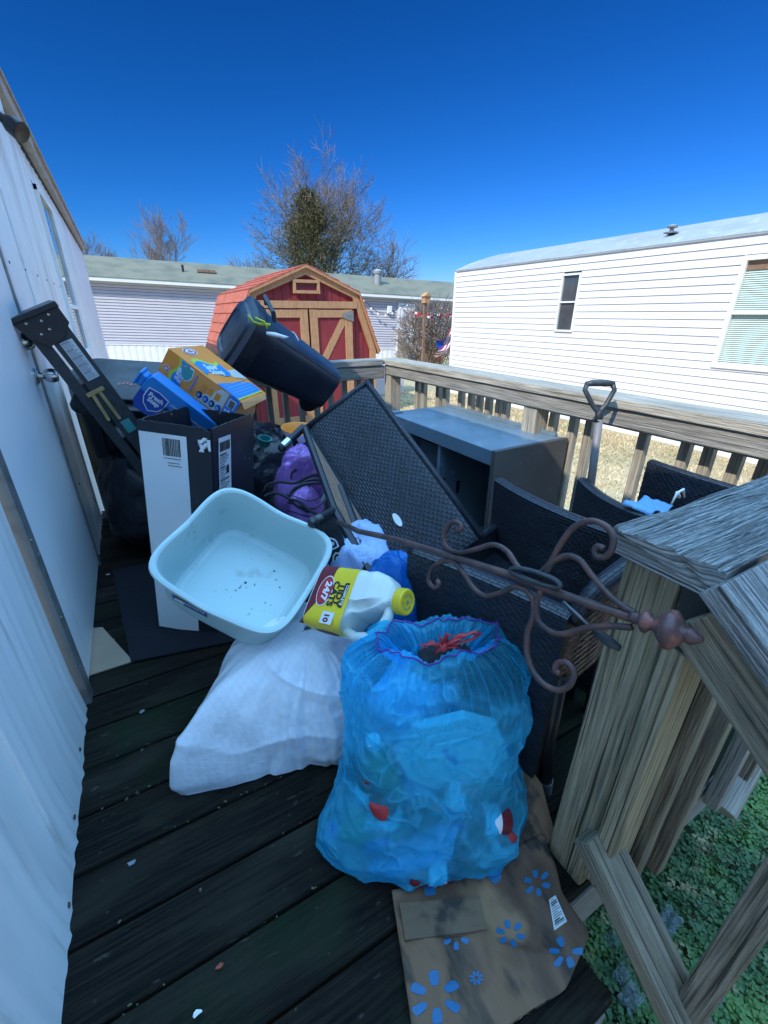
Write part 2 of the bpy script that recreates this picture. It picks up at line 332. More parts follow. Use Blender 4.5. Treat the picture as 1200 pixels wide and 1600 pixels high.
def blade(b, x, y, z, h, w, lean):
    a = rnd.uniform(0, 2*pi); dx, dy = cos(a)*w, sin(a)*w; l = rnd.uniform(0, 2*pi); lx, ly = cos(l)*lean, sin(l)*lean
    k = len(b.v); b.v += [(x-dx, y-dy, z), (x+dx, y+dy, z), (x+lx, y+ly, z+h)]; b.f.append((k, k+1, k+2)); b.uv.append([(0, 0)]*3); b.mi.append(0)
for i in range(52000):
    t = rnd.random()**1.6; x = 2.0+5.6*t; y = rnd.uniform(-.3, 9.5) if rnd.random() < .75 else rnd.uniform(3, 14)
    blade(b, x, y, GZ, rnd.uniform(.02, .05), .006+.004*t, rnd.uniform(.01, .06))
for i in range(14000):
    blade(b, rnd.uniform(0.5, 7), rnd.uniform(4, 13), GZ, rnd.uniform(.02, .05), .010, .04)
o = b.build('dry_grass', M_['grass1']); tag(o, 'straw-coloured dry lawn grass between the deck and the white home', 'dry grass', kind='stuff')
b = MB()
for i in range(30000):
    x = .62+rnd.random()**1.3*2.0; y = rnd.uniform(-.9, .6); z = GZ+abs(nz((x, y, 0), 3))*.05
    k = rnd.random()
    if k < .45:
        blade(b, x, y, z, rnd.uniform(.03, .09), .0035, rnd.uniform(.01, .05)); continue
    h = rnd.uniform(.012, .05); a0 = rnd.uniform(0, 6.3)      # clover: three leaflets
    for j in range(3):
        a = a0+j*2.09; r = rnd.uniform(.007, .013); c = V((x+cos(a)*r, y+sin(a)*r, z+h)); tx, ty = cos(a)*r, sin(a)*r; q = .75
        tl = rnd.uniform(-.35, .35)*r
        n0 = len(b.v); b.v += [tuple(c+V((-tx, -ty, -tl))), tuple(c+V((ty*q, -tx*q, tl))), tuple(c+V((tx, ty, tl))), tuple(c+V((-ty*q, tx*q, 0)))]
        b.f.append((n0, n0+1, n0+2, n0+3)); b.uv.append([(0, 0)]*4); b.mi.append(0)
o = b.build('clover', M_['grass2']); tag(o, 'green clover and grass below the stair railing', 'clover', kind='stuff')

# ================================================================== LEFT MOBILE HOME (beside the deck)
WX = -.37
home = empty('mobile_home', V((-2.4, 5, GZ)), 'white ribbed-metal mobile home along the left edge of the dark deck', 'mobile home')
def hb(bm, name, m, parent=home, **k):
    o = bm.build(name, m, None, **k)
    o.parent = parent
    if parent is not None: o.matrix_parent_inverse = MW(parent).inverted()
    return o
def MW(o):
    m = o.matrix_basis.copy()
    while o.parent: m = o.parent.matrix_basis @ m if not any(True for _ in ()) else m; o = o.parent
    return m
DY0, DY1 = 1.417, 2.43
def ribx(y):
    t = (y % .205)/.205
    return .007*max(0, 1-abs(t-.5)/.09)+.0035*max(0, 1-abs(((t*2) % 1)-.5)/.2)
def wallstrip(y0, y1, z0f, z1, nz_=14, dy=.0125):
    b = MB(); n = int((y1-y0)/dy)
    def fn(u, v):
        y = y0+(y1-y0)*u; zb = z0f(y); z = zb+(z1-zb)*v
        fl = max(0, .06-(z-zb))*.14+.004*nz((y*3, z*1.2, 0))
        return (WX+ribx(y)+fl+.003*nz((y*.8, z*.8, 3)), y, z)
    b.grid(fn, n, nz_, us=y1-y0, vs=z1); return b
zb = lambda y: .003+.007*nz((y*6, 0, 1))+.0015*nz((y*30, 0, 1))
hb(wallstrip(-1.2, DY0-.03, zb, 2.3), 'wall', M_['white_metal'], smooth=True)
b = MB()
for y in [-.2, .15, .36, .56, .77, .97, 1.18]:
    for z in (.035, .85, 1.7): b.lathe([(.006, 0), (.0055, .003), (.001, .004)], 8, Matrix.Translation((WX+.011, y+.1025*0, z+.01*sin(y*7)))@Matrix.Rotation(pi/2, 4, 'Y'))
for y in [2.6, 3.0, 3.4, 3.8, 4.2, 4.6]:
    for z in (.4, 1.4): b.lathe([(.006, 0), (.0055, .003), (.001, .004)], 8, Matrix.Translation((WX+.011, y, z))@Matrix.Rotation(pi/2, 4, 'Y'))
hb(b, 'screws', mat('rusty_screw_heads', (.10, .055, .035), .8))['kind'] = 'stuff'
b = MB()
for y in (.872, 3.06): b.box((WX+.006, y, 1.15), (.010, .022, 2.27))
hb(b, 'seam_strip', M_['white_metal'], bevel=.003)['kind'] = 'stuff'
# window and light positions on the wall
WY0, WY1, WZ0, WZ1 = 4.80, 5.70, .86, 2.08
b = wallstrip(DY1, WY0, lambda y: -.8 if y > 3.1 else zb(y), 2.3)
b2 = wallstrip(WY1, 11.1, lambda y: -.8, 2.3, dy=.025); k = len(b.v); b.v += b2.v; b.f += [tuple(i+k for i in f) for f in b2.f]; b.uv += b2.uv; b.mi += b2.mi
for z0, z1 in ((-.8, WZ0), (WZ1, 2.3)):
    b2 = wallstrip(WY0, WY1, lambda y: z0, z1); k = len(b.v); b.v += b2.v; b.f += [tuple(i+k for i in f) for f in b2.f]; b.uv += b2.uv; b.mi += b2.mi
hb(b, 'wall', M_['white_metal'], smooth=True)
b = MB(); b.box((WX-2.0-.003, 11.09, .75), (4.0, .02, 3.1)); hb(b, 'end_wall', M_['white_metal'])
b = MB(); b.box((WX-.03, 11.10, .75), (.07, .05, 3.08)); hb(b, 'corner_trim', M_['white_metal'])
# roof and drip edge
b = MB()
b.bar((WX+.035, -1.2, 2.36), (WX+.035, 4.9, 2.36), .07, .10); b.bar((WX+.030, 4.9, 2.355), (WX+.030, 11.3, 2.355), .06, .10)
b.bar((WX+.065, -1.2, 2.405), (WX+.065, 11.3, 2.405), .04, .02)
hb(b, 'eave_trim', M_['tanmetal'], bevel=.004)
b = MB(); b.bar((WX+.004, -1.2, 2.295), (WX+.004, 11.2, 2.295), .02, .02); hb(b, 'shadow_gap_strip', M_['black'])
b = MB()
P = [(WX+.05, 2.41), (WX-2.1, 2.72), (WX-4.2, 2.41)]
for i in range(2):
    (x0, z0), (x1, z1) = P[i], P[i+1]
    b.hexa([(x0, -1.2, z0-.05), (x0, 11.3, z0-.05), (x1, 11.3, z1-.05), (x1, -1.2, z1-.05), (x0, -1.2, z0), (x0, 11.3, z0), (x1, 11.3, z1), (x1, -1.2, z1)])
hb(b, 'roof', M_['metalroof'])
# door
b = MB(); b.box((WX-.002, (DY0+.06+DY1)/2, 1.03), (.03, DY1-DY0-.06, 2.03)); d = hb(b, 'door', M_['white_door'], bevel=.004)
b = MB(); b.box((WX+.006, DY0+.02, 1.03), (.035, .058, 2.06)); b.box((WX+.006, DY1+.006, 1.03), (.03, .02, 2.06)); b.box((WX+.006, (DY0+DY1)/2, 2.07), (.035, DY1-DY0+.06, .03))
for z in (.15, .35, .62, .9, 1.2):
    b.lathe([(.004, 0), (.004, .003), (.001, .004)], 10, Matrix.Translation((WX+.0235, DY0+.005, z))@Matrix.Rotation(pi/2, 4, 'Y'))
fr = hb(b, 'door_frame', M_['tin'], bevel=.002)
b = MB(); b.box((WX+.0245, DY0+.026, .52), (.003, .024, .09)); o = b.build('strike_plate', M_['tin']); o.parent = fr; o.matrix_parent_inverse = fr.matrix_parent_inverse.inverted() if False else Matrix.Translation((2.4, -5, .8))@Matrix.Identity(4); o.matrix_parent_inverse = Matrix.Translation((0, 0, 0))
Mk = Matrix.Translation((WX+.013, 2.335, .965))@Matrix.Rotation(pi/2, 4, 'Y')
b = MB(); b.lathe([(.033, 0), (.033, .006), (.026, .012), (.013, .014), (.012, .03), (.020, .034), (.027, .045), (.029, .06), (.026, .075), (.018, .08), (.001, .081)], 28, Mk)
k = hb(b, 'door_knob', M_['chrome'], smooth=True, angle=40)
Mk = Matrix.Translation((WX+.013, 2.335, 1.10))@Matrix.Rotation(pi/2, 4, 'Y')
b = MB(); b.lathe([(.034, 0), (.034, .004), (.031, .022), (.024, .03), (.022, .033), (.001, .033)], 28, Mk)
hb(b, 'deadbolt', M_['chrome'], smooth=True, angle=35)
# window
b = MB(); yc = (WY0+WY1)/2; zc = (WZ0+WZ1)/2
for (y, z, dy, dz) in ((WY0, zc, .04, WZ1-WZ0+.04), (WY1, zc, .04, WZ1-WZ0+.04), (yc, WZ0, WY1-WY0+.04, .04), (yc, WZ1, WY1-WY0+.04, .04), (yc, WZ0+.40, WY1-WY0, .035)):
    b.box((WX+.012+(.002 if dz < .1 else 0), y, z), (.03, dy, dz))
wf = hb(b, 'window', M_['white_metal'], bevel=.003)
b = MB(); b.box((WX+.004, yc, WZ0+.20), (.006, WY1-WY0-.02, .38)); hb(b, 'window_screen', M_['glassdark'])
b = MB(); b.box((WX+.003, yc, WZ0+.82), (.006, WY1-WY0-.02, .80)); hb(b, 'window_pane', M_['glass'])
# porch flood light
fl = MB(); q = Matrix.Translation((WX+.03, 3.55, 2.22))
fl.box((0, 0, 0), (.05, .16, .16), q); L1 = hb(fl, 'porch_light', M_['whitep'], bevel=.02)
fl = MB()
for dy, dz in ((.03, -.10), (-.09, -.12)):
    A = Matrix.Translation((WX+.08, 3.55+dy, 2.22+dz))@Matrix.Rotation(R_(130), 4, 'Y')@Matrix.Rotation(R_(20), 4, 'X')
    fl.lathe([(.018, -.07), (.022, -.03), (.042, .0), (.048, .05), (.044, .055), (.001, .045)], 20, A)
hb(fl, 'lamp_head', M_['blackplastic'], smooth=True, angle=40)

M_['groove'] = mat('lap_shadow_line', (.34, .34, .35), .7)  # darker grey paints the shadow line under each lap
M_['groove2'] = mat('lap_shadow_line_lilac', (.20, .20, .24), .7)  # same painted shadow line for the far home's laps
# ================================================================== RIGHT MOBILE HOME
RX = 7.7
rh = empty('mobile_home', V((RX+2, 3, GZ)), 'sunlit white lap-sided mobile home on the right beyond the rail, with a small dark window', 'mobile home')
def laps(b, y0, y1, z0, z1, pitch, x, lip=.016, holes=()):
    """horizontal laps on a wall in plane x facing -x"""
    z = z1; segs = []
    while z > z0+.01:
        zb_ = max(z-pitch, z0); ys = [(y0, y1)]
        for (a0, a1, c0, c1) in holes:
            if c0 < (z+zb_)/2 < c1:
                ns = []
                for s0, s1 in ys:
                    if a0 > s0 and a1 < s1: ns += [(s0, a0), (a1, s1)]
                    elif a0 <= s0 < a1: ns.append((a1, s1))
                    elif s0 < a0 < s1: ns.append((s0, a0))
                    else: ns.append((s0, s1))
                ys = ns
        for s0, s1 in ys:
            wob = lambda y: .0015*nz((y, z, 5))
            n = max(1, int(abs(s1-s0)/1.0))
            for i in range(n):
                a = s0+(s1-s0)*i/n; c = s0+(s1-s0)*(i+1)/n
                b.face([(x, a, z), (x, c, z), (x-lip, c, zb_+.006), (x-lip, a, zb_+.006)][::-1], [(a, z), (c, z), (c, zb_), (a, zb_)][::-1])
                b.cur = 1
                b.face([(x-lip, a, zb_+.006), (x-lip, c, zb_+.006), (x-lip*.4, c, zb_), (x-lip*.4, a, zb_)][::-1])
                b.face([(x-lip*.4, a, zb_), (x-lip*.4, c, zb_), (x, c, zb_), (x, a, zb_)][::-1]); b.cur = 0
        z -= pitch
RB = -.40
rwin = [(6.19, 6.59, .90, 1.89), (1.0, 3.53, .50, 1.90)]
b = MB(); laps(b, -6, 10.0, RB, 2.17, .116, RX, holes=rwin)
b.box((RX+.05, 2, (RB+2.17)/2), (.06, 16, 2.17-RB-.01)) if False else None
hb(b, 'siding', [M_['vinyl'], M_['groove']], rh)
b = MB(); b.box((RX+2.1, 10.0, .7), (4.2, .04, 3.0)); hb(b, 'end_wall', M_['vinyl'], rh)
b = MB(); b.box((RX-.004, 9.985, .68), (.05, .07, 2.98)); hb(b, 'corner_trim', M_['whitep'], rh, bevel=.006)
b = MB()
b.grid(lambda u, v: (RX+.012+.010*(1 if int(u*640) % 4 < 2 else 0), -6+16*u, GZ-.02+(RB-GZ+.02)*v), 640, 1, us=16)
hb(b, 'skirting', M_['skirt'], rh)
b = MB(); b.box((RX-.012, 2, 2.185), (.03, 16.1, .03)); hb(b, 'eave_trim', M_['metalroof'], rh)
b = MB()
def arch(u): # cross-section of bowed roof
    x = RX-.03+4.3*u; return x, 2.20+.52*(1-abs(2*u-1)**1.6)
b.grid(lambda u, v: (arch(u)[0], -6.05+16.1*v, arch(u)[1]+.006*nz((arch(u)[0]*2, v*30, 0))), 24, 60, us=4.3, vs=16)
hb(b, 'roof', M_['metalroof'], rh, smooth=True)
b = MB(); b.prism([arch(i/24) for i in range(25)], 0, .03, Matrix(((1, 0, 0, 0), (0, 0, -1, 10.04), (0, 1, 0, 0), (0, 0, 0, 1)))); hb(b, 'gable_end', M_['vinyl'], rh)
b = MB(); b.lathe([(.03, 0), (.03, .05), (.075, .06), (.08, .08), (.06, .10), (.001, .11)], 14, Matrix.Translation((8.15, 4.95, 2.42))); b.box((8.15, 4.95, 2.41), (.16, .16, .02)); hb(b, 'roof_vent', M_['tin'], rh)
for wi, (a0, a1, c0, c1) in enumerate(rwin):
    b = MB(); yc = (a0+a1)/2; zc = (c0+c1)/2; fw_ = .035 if wi == 0 else .06
    for (y, z, dy, dz, e) in ((a0, zc, fw_, c1-c0+fw_, 0), (a1, zc, fw_, c1-c0+fw_, 0), (yc, c0, a1-a0-fw_, fw_, .002), (yc, c1, a1-a0-fw_, fw_, .002), (yc, zc+.02, a1-a0-fw_, fw_*.8, -.008)):
        b.box((RX-.01-e, y, z), (.06, dy, dz))
    wo = hb(b, 'window', M_['whitep'], rh, bevel=.004)
    if wi == 0:
        b = MB(); b.box((RX+.008, yc, zc), (.008, a1-a0, c1-c0)); hb(b, 'pane', M_['glassdark'], rh)
    else:
        b = MB(); z = c1-.15
        while z > c0+.03:
            b.hexa([(RX+.030, a0, z), (RX+.046, a0, z+.022), (RX+.046, a1, z+.022), (RX+.030, a1, z), (RX+.031, a0, z-.002), (RX+.047, a0, z+.020), (RX+.047, a1, z+.020), (RX+.031, a1, z-.002)]); z -= .027
        hb(b, 'blinds', M_['blind'], rh)
        b = MB(); b.box((RX+.09, yc, zc), (.02, a1-a0, c1-c0)); hb(b, 'curtain', M_['blind'], rh)
        b = MB(); b.box((RX+.03, yc, c1-.09), (.02, a1-a0-.04, .11)); hb(b, 'valance', M_['brownwood'], rh)

# ================================================================== FAR MOBILE HOME
tlt = R_(2.2)
ex = V((.986*cos(tlt), -.164*cos(tlt), -sin(tlt))).normalized(); en = V((-.164, -.986, 0)).normalized()
FM = Matrix((ex, (-en), ex.cross(-en))).transposed().to_4x4(); FM.translation = V((-.62, 21.1, .14))
far = empty('mobile_home', FM, 'long lilac-white mobile home with a mossy green-grey roof across the background', 'mobile home')
FMi = FM.inverted()
def FS(px, py, off=0):
    p = onplane(px, py, FM.translation+en*off, en); return FMi@p     # local x, (y = -off), z
b = MB(); X0, X1 = -8, 17.5
z = 2.2; p_ = .104
while z > .02:
    zb_ = max(z-p_, 0)
    for i in range(5):
        a = X0+(X1-X0)*i/5; c = X0+(X1-X0)*(i+1)/5
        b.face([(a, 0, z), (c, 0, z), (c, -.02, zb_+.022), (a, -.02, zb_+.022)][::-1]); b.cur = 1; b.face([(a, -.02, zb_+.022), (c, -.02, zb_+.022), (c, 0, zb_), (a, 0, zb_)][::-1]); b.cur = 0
    z -= p_
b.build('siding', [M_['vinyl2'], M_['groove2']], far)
b = MB(); b.grid(lambda u, v: (X0+(X1-X0)*u, -.02+.008*(1 if int(u*510) % 5 < 2 else 0), -1.6+1.6*v), 510, 1); b.build('skirting', M_['skirt'], far)
b = MB(); b.box(((X0+X1)/2, -.012, .0), (X1-X0, .05, .05)); b.box(((X0+X1)/2, -.27, 2.235), (X1-X0+.4, .10, .09)); b.build('gutter', M_['whitep'], far)
b = MB(); b.box(((X0+X1)/2, -.12, 2.21), (X1-X0, .22, .02)); b.box(((X0+X1)/2, -.215, 2.29), (X1-X0+.4, .02, .06)); b.build('soffit', M_['skirt'], far)
b = MB()
for s in (0, 1):
    ya, yb = (-.24, 2.1) if s == 0 else (2.1, 4.44); za, zb2 = (2.30, 3.16) if s == 0 else (3.16, 2.30)
    b.hexa([(X0-.2, ya, za), (X1+.2, ya, za), (X1+.2, yb, zb2), (X0-.2, yb, zb2), (X0-.2, ya, za+.04), (X1+.2, ya, za+.04), (X1+.2, yb, zb2+.04), (X0-.2, yb, zb2+.04)])
b.build('roof', M_['shingle'], far)
for X in (X0, X1):
    b = MB(); b.prism([(0, -1.5), (4.2, -1.5), (4.2, 2.3), (2.1, 3.14), (0, 2.3)], -.03, .03, Matrix(((0, 0, 1, X), (1, 0, 0, 0), (0, 1, 0, 0), (0, 0, 0, 1)))); b.build('end_wall', M_['vinyl2'], far)
q = FS(585, 446, 0); xv = q.x
b = MB(); b.lathe([(.16, 0), (.16, .5), (.20, .5), (.22, .62), (.12, .68), (.001, .7)], 16, Matrix.Translation((xv*1.045, 1.0, 2.72))); b.build('roof_vent', M_['metalroof'], far, smooth=True, angle=40)
xl = FS(280, 430).x*1.04
b = MB(); b.tube([(xl, .9, 2.68), (xl, .9, 3.0)], .045, 8); b.build('vent_pipe', M_['black'], far)
b = MB(); b.box((FS(315, 430).x*1.05, 1.1, 2.83), (.7, .5, .10)); b.build('roof_vent', M_['brownwood'], far)
d0, d1 = FS(624, 500).x, FS(643, 500).x; dz0, dz1 = FS(630, 548).z, FS(630, 478).z
dx = (d0+d1)/2; dw = d1-d0
b = MB(); b.box((dx, -.05, (dz0+dz1)/2), (dw, .05, dz1-dz0)); dr = b.build('door', M_['skirt'], far)
b = MB(); b.box((dx, -.085, dz0+(dz1-dz0)*.68), (dw*.66, .02, (dz1-dz0)*.5)); b.box((dx, -.085, dz0+(dz1-dz0)*.2), (dw*.66, .02, (dz1-dz0)*.26)); b.build('door_glass', M_['vinyl2'], dr)
b = MB()
for s in (-1, 1): b.box((dx+s*(dw/2+.06), -.06, (dz0+dz1)/2), (.10, .08, dz1-dz0+.1))
b.box((dx, -.06, dz1+.06), (dw+.2, .085, .1)); b.build('door_frame', M_['whitep'], far)
b = MB(); b.box((d0-.55, -.10, dz1-.2), (.22, .12, .34)); b.build('wall_light', M_['whitep'], far, bevel=.02)
# string lights under the eave
b = MB(); b2 = MB()
xs = [FS(565, 470).x+i*.35 for i in range(23)]
pts = []
for i, x in enumerate(xs): pts.append(V((x, -.30-.05*(i % 2), 2.15-.55*abs(sin(i*.55))-.1)))
b.tube(pts, .012, 4)
so = b.build('string_lights', M_['black']); so.matrix_world = FM; tag(so, 'string of small bulbs sagging along the far home under its white gutter', 'string lights')
b2.lathe([(.01, 0), (.045, .03), (.05, .07), (.02, .11), (.001, .12)], 6, Matrix.Translation((0, 0, -.12)))
c = b2.build('bulb', M_['whitep'], so); c.location = pts[0]
for p in pts[1:]: c2 = c.copy(); COL.objects.link(c2); c2.parent = so; c2.location = p

# steps with railing at the far home
sp = onplane(628, 550, FM.translation+en*1.2, en); st = empty('porch_steps', V((sp.x, sp.y, GZ)), 'small grey wooden steps with a railing at the far home door', 'steps')
b = MB()
for i in range(4): b.box((dx-sp.x*0, 0, 0), (0, 0, 0)) if False else None
z0 = (FM@V((dx, 0, dz0))).z-GZ
base = FM@V((dx, 0, 0)); ang = math.atan2(ex.y, ex.x)
SMx = Matrix.Translation((base.x, base.y, GZ))@Matrix.Rotation(ang, 4, 'Z'); st.matrix_world = SMx
for i in range(4): b.box((0, -.5-.28*i, z0-.12-.2*i), (1.1, .30+(.5 if i == 0 else 0), .05))
b.box((-.5, -1.0, z0*.35), (.06, 1.4, .2)); b.box((.5, -1.0, z0*.35), (.06, 1.4, .2)); b.build('tread', W['grey'], st)
b = MB(); b.bar((-.55, -.15, z0+.95), (-.55, -.7, z0+.95), .06, .08); b.bar((-.55, -.7, z0+.95), (-.55, -1.7, z0+.2), .06, .08)
b.bar((-.55, -.7, z0+.15), (-.55, -1.7, z0-.6), .05, .06)
for i in range(10):
    t = i/9; b.bar((-.55, -.7-t, z0+.15-.75*t), (-.55, -.7-t, z0+.92-.75*t), .035, .035, up=(0, 1, 0))
b.bar((-.55, -.7, 0), (-.55, -.7, z0+1.0), .09, .09, up=(0, 1, 0)); b.bar((-.55, -1.72, 0), (-.55, -1.72, z0+.3), .09, .09, up=(0, 1, 0))
b.build('railing', W['grey'], st)
# utility box, post with bird house, flag bunting bush, bicycle
ub = onz(593, 573, -.1); b = MB(); b.box((ub.x, ub.y, -.42), (1.1, .8, .75)); b.box((ub.x, ub.y, -.03), (1.2, .9, .05)); o = b.build('storage_bench', M_['vinyl2'], bevel=.02); tag(o, 'low pale storage chest standing between the red shed and the grey steps', 'storage chest')
bp_ = ond(663, 500, 15.0); bp_.z = GZ
bh = empty('birdhouse_post', bp_, 'wooden post with a small birdhouse in front of the dried bush', 'birdhouse post')
b = MB(); b.box((0, 0, 1.3), (.09, .09, 2.6)); b.build('post', M_['brownwood'], bh)
b = MB(); b.box((0, -.05, 2.45), (.2, .2, .2)); b.prism([(-.15, 0), (.15, 0), (0, .12)], -.13, .13, Matrix(((1, 0, 0, 0), (0, 0, 1, -.05), (0, 1, 0, 2.55), (0, 0, 0, 1)))); b.build('birdhouse', M_['cedar'], bh)
rnd = random.Random(11)
def twigball(c, rx, ry, rz, n, r, ln):
    b = MB()
    for i in range(n):
        a = V((rnd.gauss(0, 1), rnd.gauss(0, 1), rnd.gauss(0, 1))).normalized()*rnd.random()**.4
        p = V((c[0]+a.x*rx, c[1]+a.y*ry, c[2]+a.z*rz)); d = (V((a.x, a.y, abs(a.z)+.4))+V((rnd.gauss(0, .5), rnd.gauss(0, .5), rnd.gauss(0, .5)))).normalized()*ln*rnd.uniform(.5, 1.3)
        m = p+d*.5+V((rnd.gauss(0, .04), rnd.gauss(0, .04), rnd.gauss(0, .04)))
        b.tube([p, m, p+d], [r, r*.8, r*.4], 3, cap=False)
    return b
bc = ond(676, 500, 16.0)
bush = empty('bush', V((bc.x, bc.y, GZ)), 'bare reddish-brown bush with flags in it beside the far home', 'bush')
b = twigball((0, 0, 1.15), 1.35, 1.0, 1.15, 1500, .013, .5); b.build('crown', M_['twig'], bush)
b = MB()
for i in range(9): b.tube([(rnd.gauss(0, .15), rnd.gauss(0, .15), 0), (rnd.gauss(0, .5), rnd.gauss(0, .4), .8), (rnd.gauss(0, .9), rnd.gauss(0, .6), 1.8)], [.04, .03, .012], 5)
b.build('trunk', M_['cedar'], bush)
fq = ond(682, 560, 14.2)
fl_ = MB(); fl_.grid(lambda u, v: (fq.x+u*.8, fq.y+.08*sin(v*9+u*6), fq.z+.55*v+u*.5-.1*sin(u*5)), 10, 13)
for i, f in enumerate(fl_.f): fl_.mi[i] = 2 if (i//10 > 6 and i % 10 < 4) else (0 if (i//10) % 2 else 1)
o = fl_.build('flag', [M_['white'], M_['red'], M_['blue']], smooth=True); tag(o, 'red, white and blue striped flag hanging in the bare bush', 'flag')
bq = ond(645, 493, 15.2)
fl_ = MB(); fl_.grid(lambda u, v: (bq.x+u*1.9, bq.y-u*.3+.05*sin(u*30), bq.z+.14*v-.1*sin(u*3)), 40, 2)
for i, f in enumerate(fl_.f): fl_.mi[i] = 1 if (i//2) % 3 else 0
o = fl_.build('bunting', [M_['white'], M_['red']]); tag(o, 'strip of red and white bunting above the bare bush', 'bunting')
bk = MB()
def ring(c, r, ax, n=20): return [V(c)+V((cos(2*pi*i/n)*r, sin(ax)*0, sin(2*pi*i/n)*r)) for i in range(n+1)]
bk.tube(ring((11.6, 12.6, -.45), .33, 0), .02, 5); bk.tube(ring((12.6, 12.5, -.45), .33, 0), .02, 5)
bk.tube([(11.6, 12.6, -.45), (11.9, 12.55, .1), (12.4, 12.52, .1), (12.6, 12.5, -.45)], .02, 5); bk.tube([(12.4, 12.52, .1), (12.45, 12.5, .3), (12.2, 12.5, .32)], .018, 5); bk.tube([(11.9, 12.55, .1), (12.05, 12.55, -.45), (12.4, 12.52, .1)], .02, 5); bk.tube([(12.05, 12.55, -.45), (11.6, 12.6, -.45)], .015, 5)
bk.box((11.88, 12.55, .2), (.25, .12, .04))
o = bk.build('bicycle', M_['whitep']); tag(o, 'white child bicycle parked below the flag by the bare bush', 'bicycle')

# ================================================================== RED SHED
SY0 = 8.3
shed = empty('shed', V((3.04, SY0, GZ)), 'barn-red garden shed with tan trim and a terracotta gambrel roof behind the far railing', 'shed')
def SQ(px, py):
    r = ray(px, py); t = SY0/r.y; return V((r.x*t-3.04, 0, H_+r.z*t-GZ))
KX, EX, ZP, ZK, ZE, SD = 1.01, 1.40, 2.78, 2.36, 1.34, 2.7
gam = [(-EX, 0), (EX, 0), (EX, ZE), (KX, ZK), (0, ZP), (-KX, ZK), (-EX, ZE)]
FYM = Matrix(((1, 0, 0, 0), (0, 0, 1, 0), (0, 1, 0, 0), (0, 0, 0, 1)))
b = MB(); b.prism([(x*.965, z*.985) for x, z in gam], .03, SD-.03, FYM)
for i in range(-9, 10):
    x = i*.15; 
    zt = min(ZP-abs(x)*(ZP-ZK)/KX if abs(x) < KX else ZK-(abs(x)-KX)*(ZK-ZE)/(EX-KX), 3)-.08
    b.box((x, .027, zt/2), (.008, .012, zt)) if False else None
b.build('wall', M_['redwall'], shed)
b = MB()
for i in range(-8, 9):
    x = i*.158+.03; zt = (ZP-abs(x)*(ZP-ZK)/KX if abs(x) < KX else ZK-(abs(x)-KX)*(ZK-ZE)/(EX-KX))-.1
    b.box((x, .031, zt/2), (.012, .006, zt))
b.build('board_groove', mat('red_shadow_groove', (.10, .012, .014), .9), shed)
b = MB(); tr = .13
def inset(k): return [(-EX+tr, 0)] 
out = gam[2:]; 
inn = [(EX-.12, ZE-.0), (KX-.10, ZK-.07), (0, ZP-.14), (-KX+.10, ZK-.07), (-EX+.12, ZE)]
for i in range(4):
    (x0, z0), (x1, z1), (a0, c0), (a1, c1) = out[i], out[i+1], inn[i], inn[i+1]
    y0, y1 = -.03, .028+.002*(i % 2)
    b.hexa([(a0, y0, c0), (x0, y0, z0), (x0, y1, z0), (a0, y1, c0), (a1, y0, c1), (x1, y0, z1), (x1, y1, z1), (a1, y1, c1)])
for s in (-1, 1): b.box((s*(EX-.06), -.002, ZE/2), (.12, .056, ZE-.002))
b.box((0, -.01, ZK-.20), (2*KX-.05, .06, .12)); b.build('trim', M_['cedar'], shed)
# vent
b = MB(); vz = ZK+.09
for (x, z, w_, h_) in ((0, vz+.085, .50, .05), (0, vz-.085, .50, .05), (.225, vz, .05, .12), (-.225, vz, .05, .12)): b.box((x, -.02+(0 if h_ > .1 else -.003), z), (w_, .05, h_))
vt = b.build('vent', M_['cedar'], shed)
b = MB(); b.box((0, .01, vz), (.40, .03, .12)); b.build('vent_slats', M_['maroon'], vt)
# doors
dt = ZK-.27
for s in (-1, 1):
    b = MB(); x0, x1 = (.02, .88) if s > 0 else (-.88, -.02); xm = (x0+x1)/2
    b.box((xm, -.006, dt/2), (x1-x0, .03, dt-.02)); dd = b.build('door', M_['redwall'], shed)
    b = MB(); e = .002*s
    b.box((x0+.075, -.034+e, dt/2), (.15, .03, dt-.02)); b.box((x1-.075, -.034+e, dt/2), (.15, .03, dt-.02))
    b.box((xm, -.032+e, dt-.08), (x1-x0-.3, .03, .13)); b.box((xm, -.032+e, .10), (x1-x0-.3, .03, .13))
    xa, xb = (x1-.15, x0+.15) if s > 0 else (x0+.15, x1-.15)
    b.bar((xa, -.031, dt-.15), (xb, -.031, .80), .03, .12, up=(1, 0, .4)) if False else None
    A, B = V((xa, -.030, dt-.15)), V((xb, -.030, dt-1.05)); dv = (B-A).normalized(); pn = V((dv.z, 0, -dv.x))*.065
    b.hexa([A-pn, A+pn, A+pn+V((0, .026, 0)), A-pn+V((0, .026, 0)), B-pn, B+pn, B+pn+V((0, .026, 0)), B-pn+V((0, .026, 0))])
    b.box((xm, -.030, dt-1.12), (x1-x0-.3, .03, .12))
    b.build('door_trim', M_['cedar'], dd)
    b = MB(); hx = x1+.02 if s > 0 else x0-.02
    b.prism([(0, -.10), (0, .10), (-s*.22, .03), (-s*.22, -.03)], -.062, -.054, Matrix(((1, 0, 0, hx), (0, 0, 1, 0), (0, 1, 0, dt-.12), (0, 0, 0, 1)))); b.build('hinge', M_['tin'], dd)
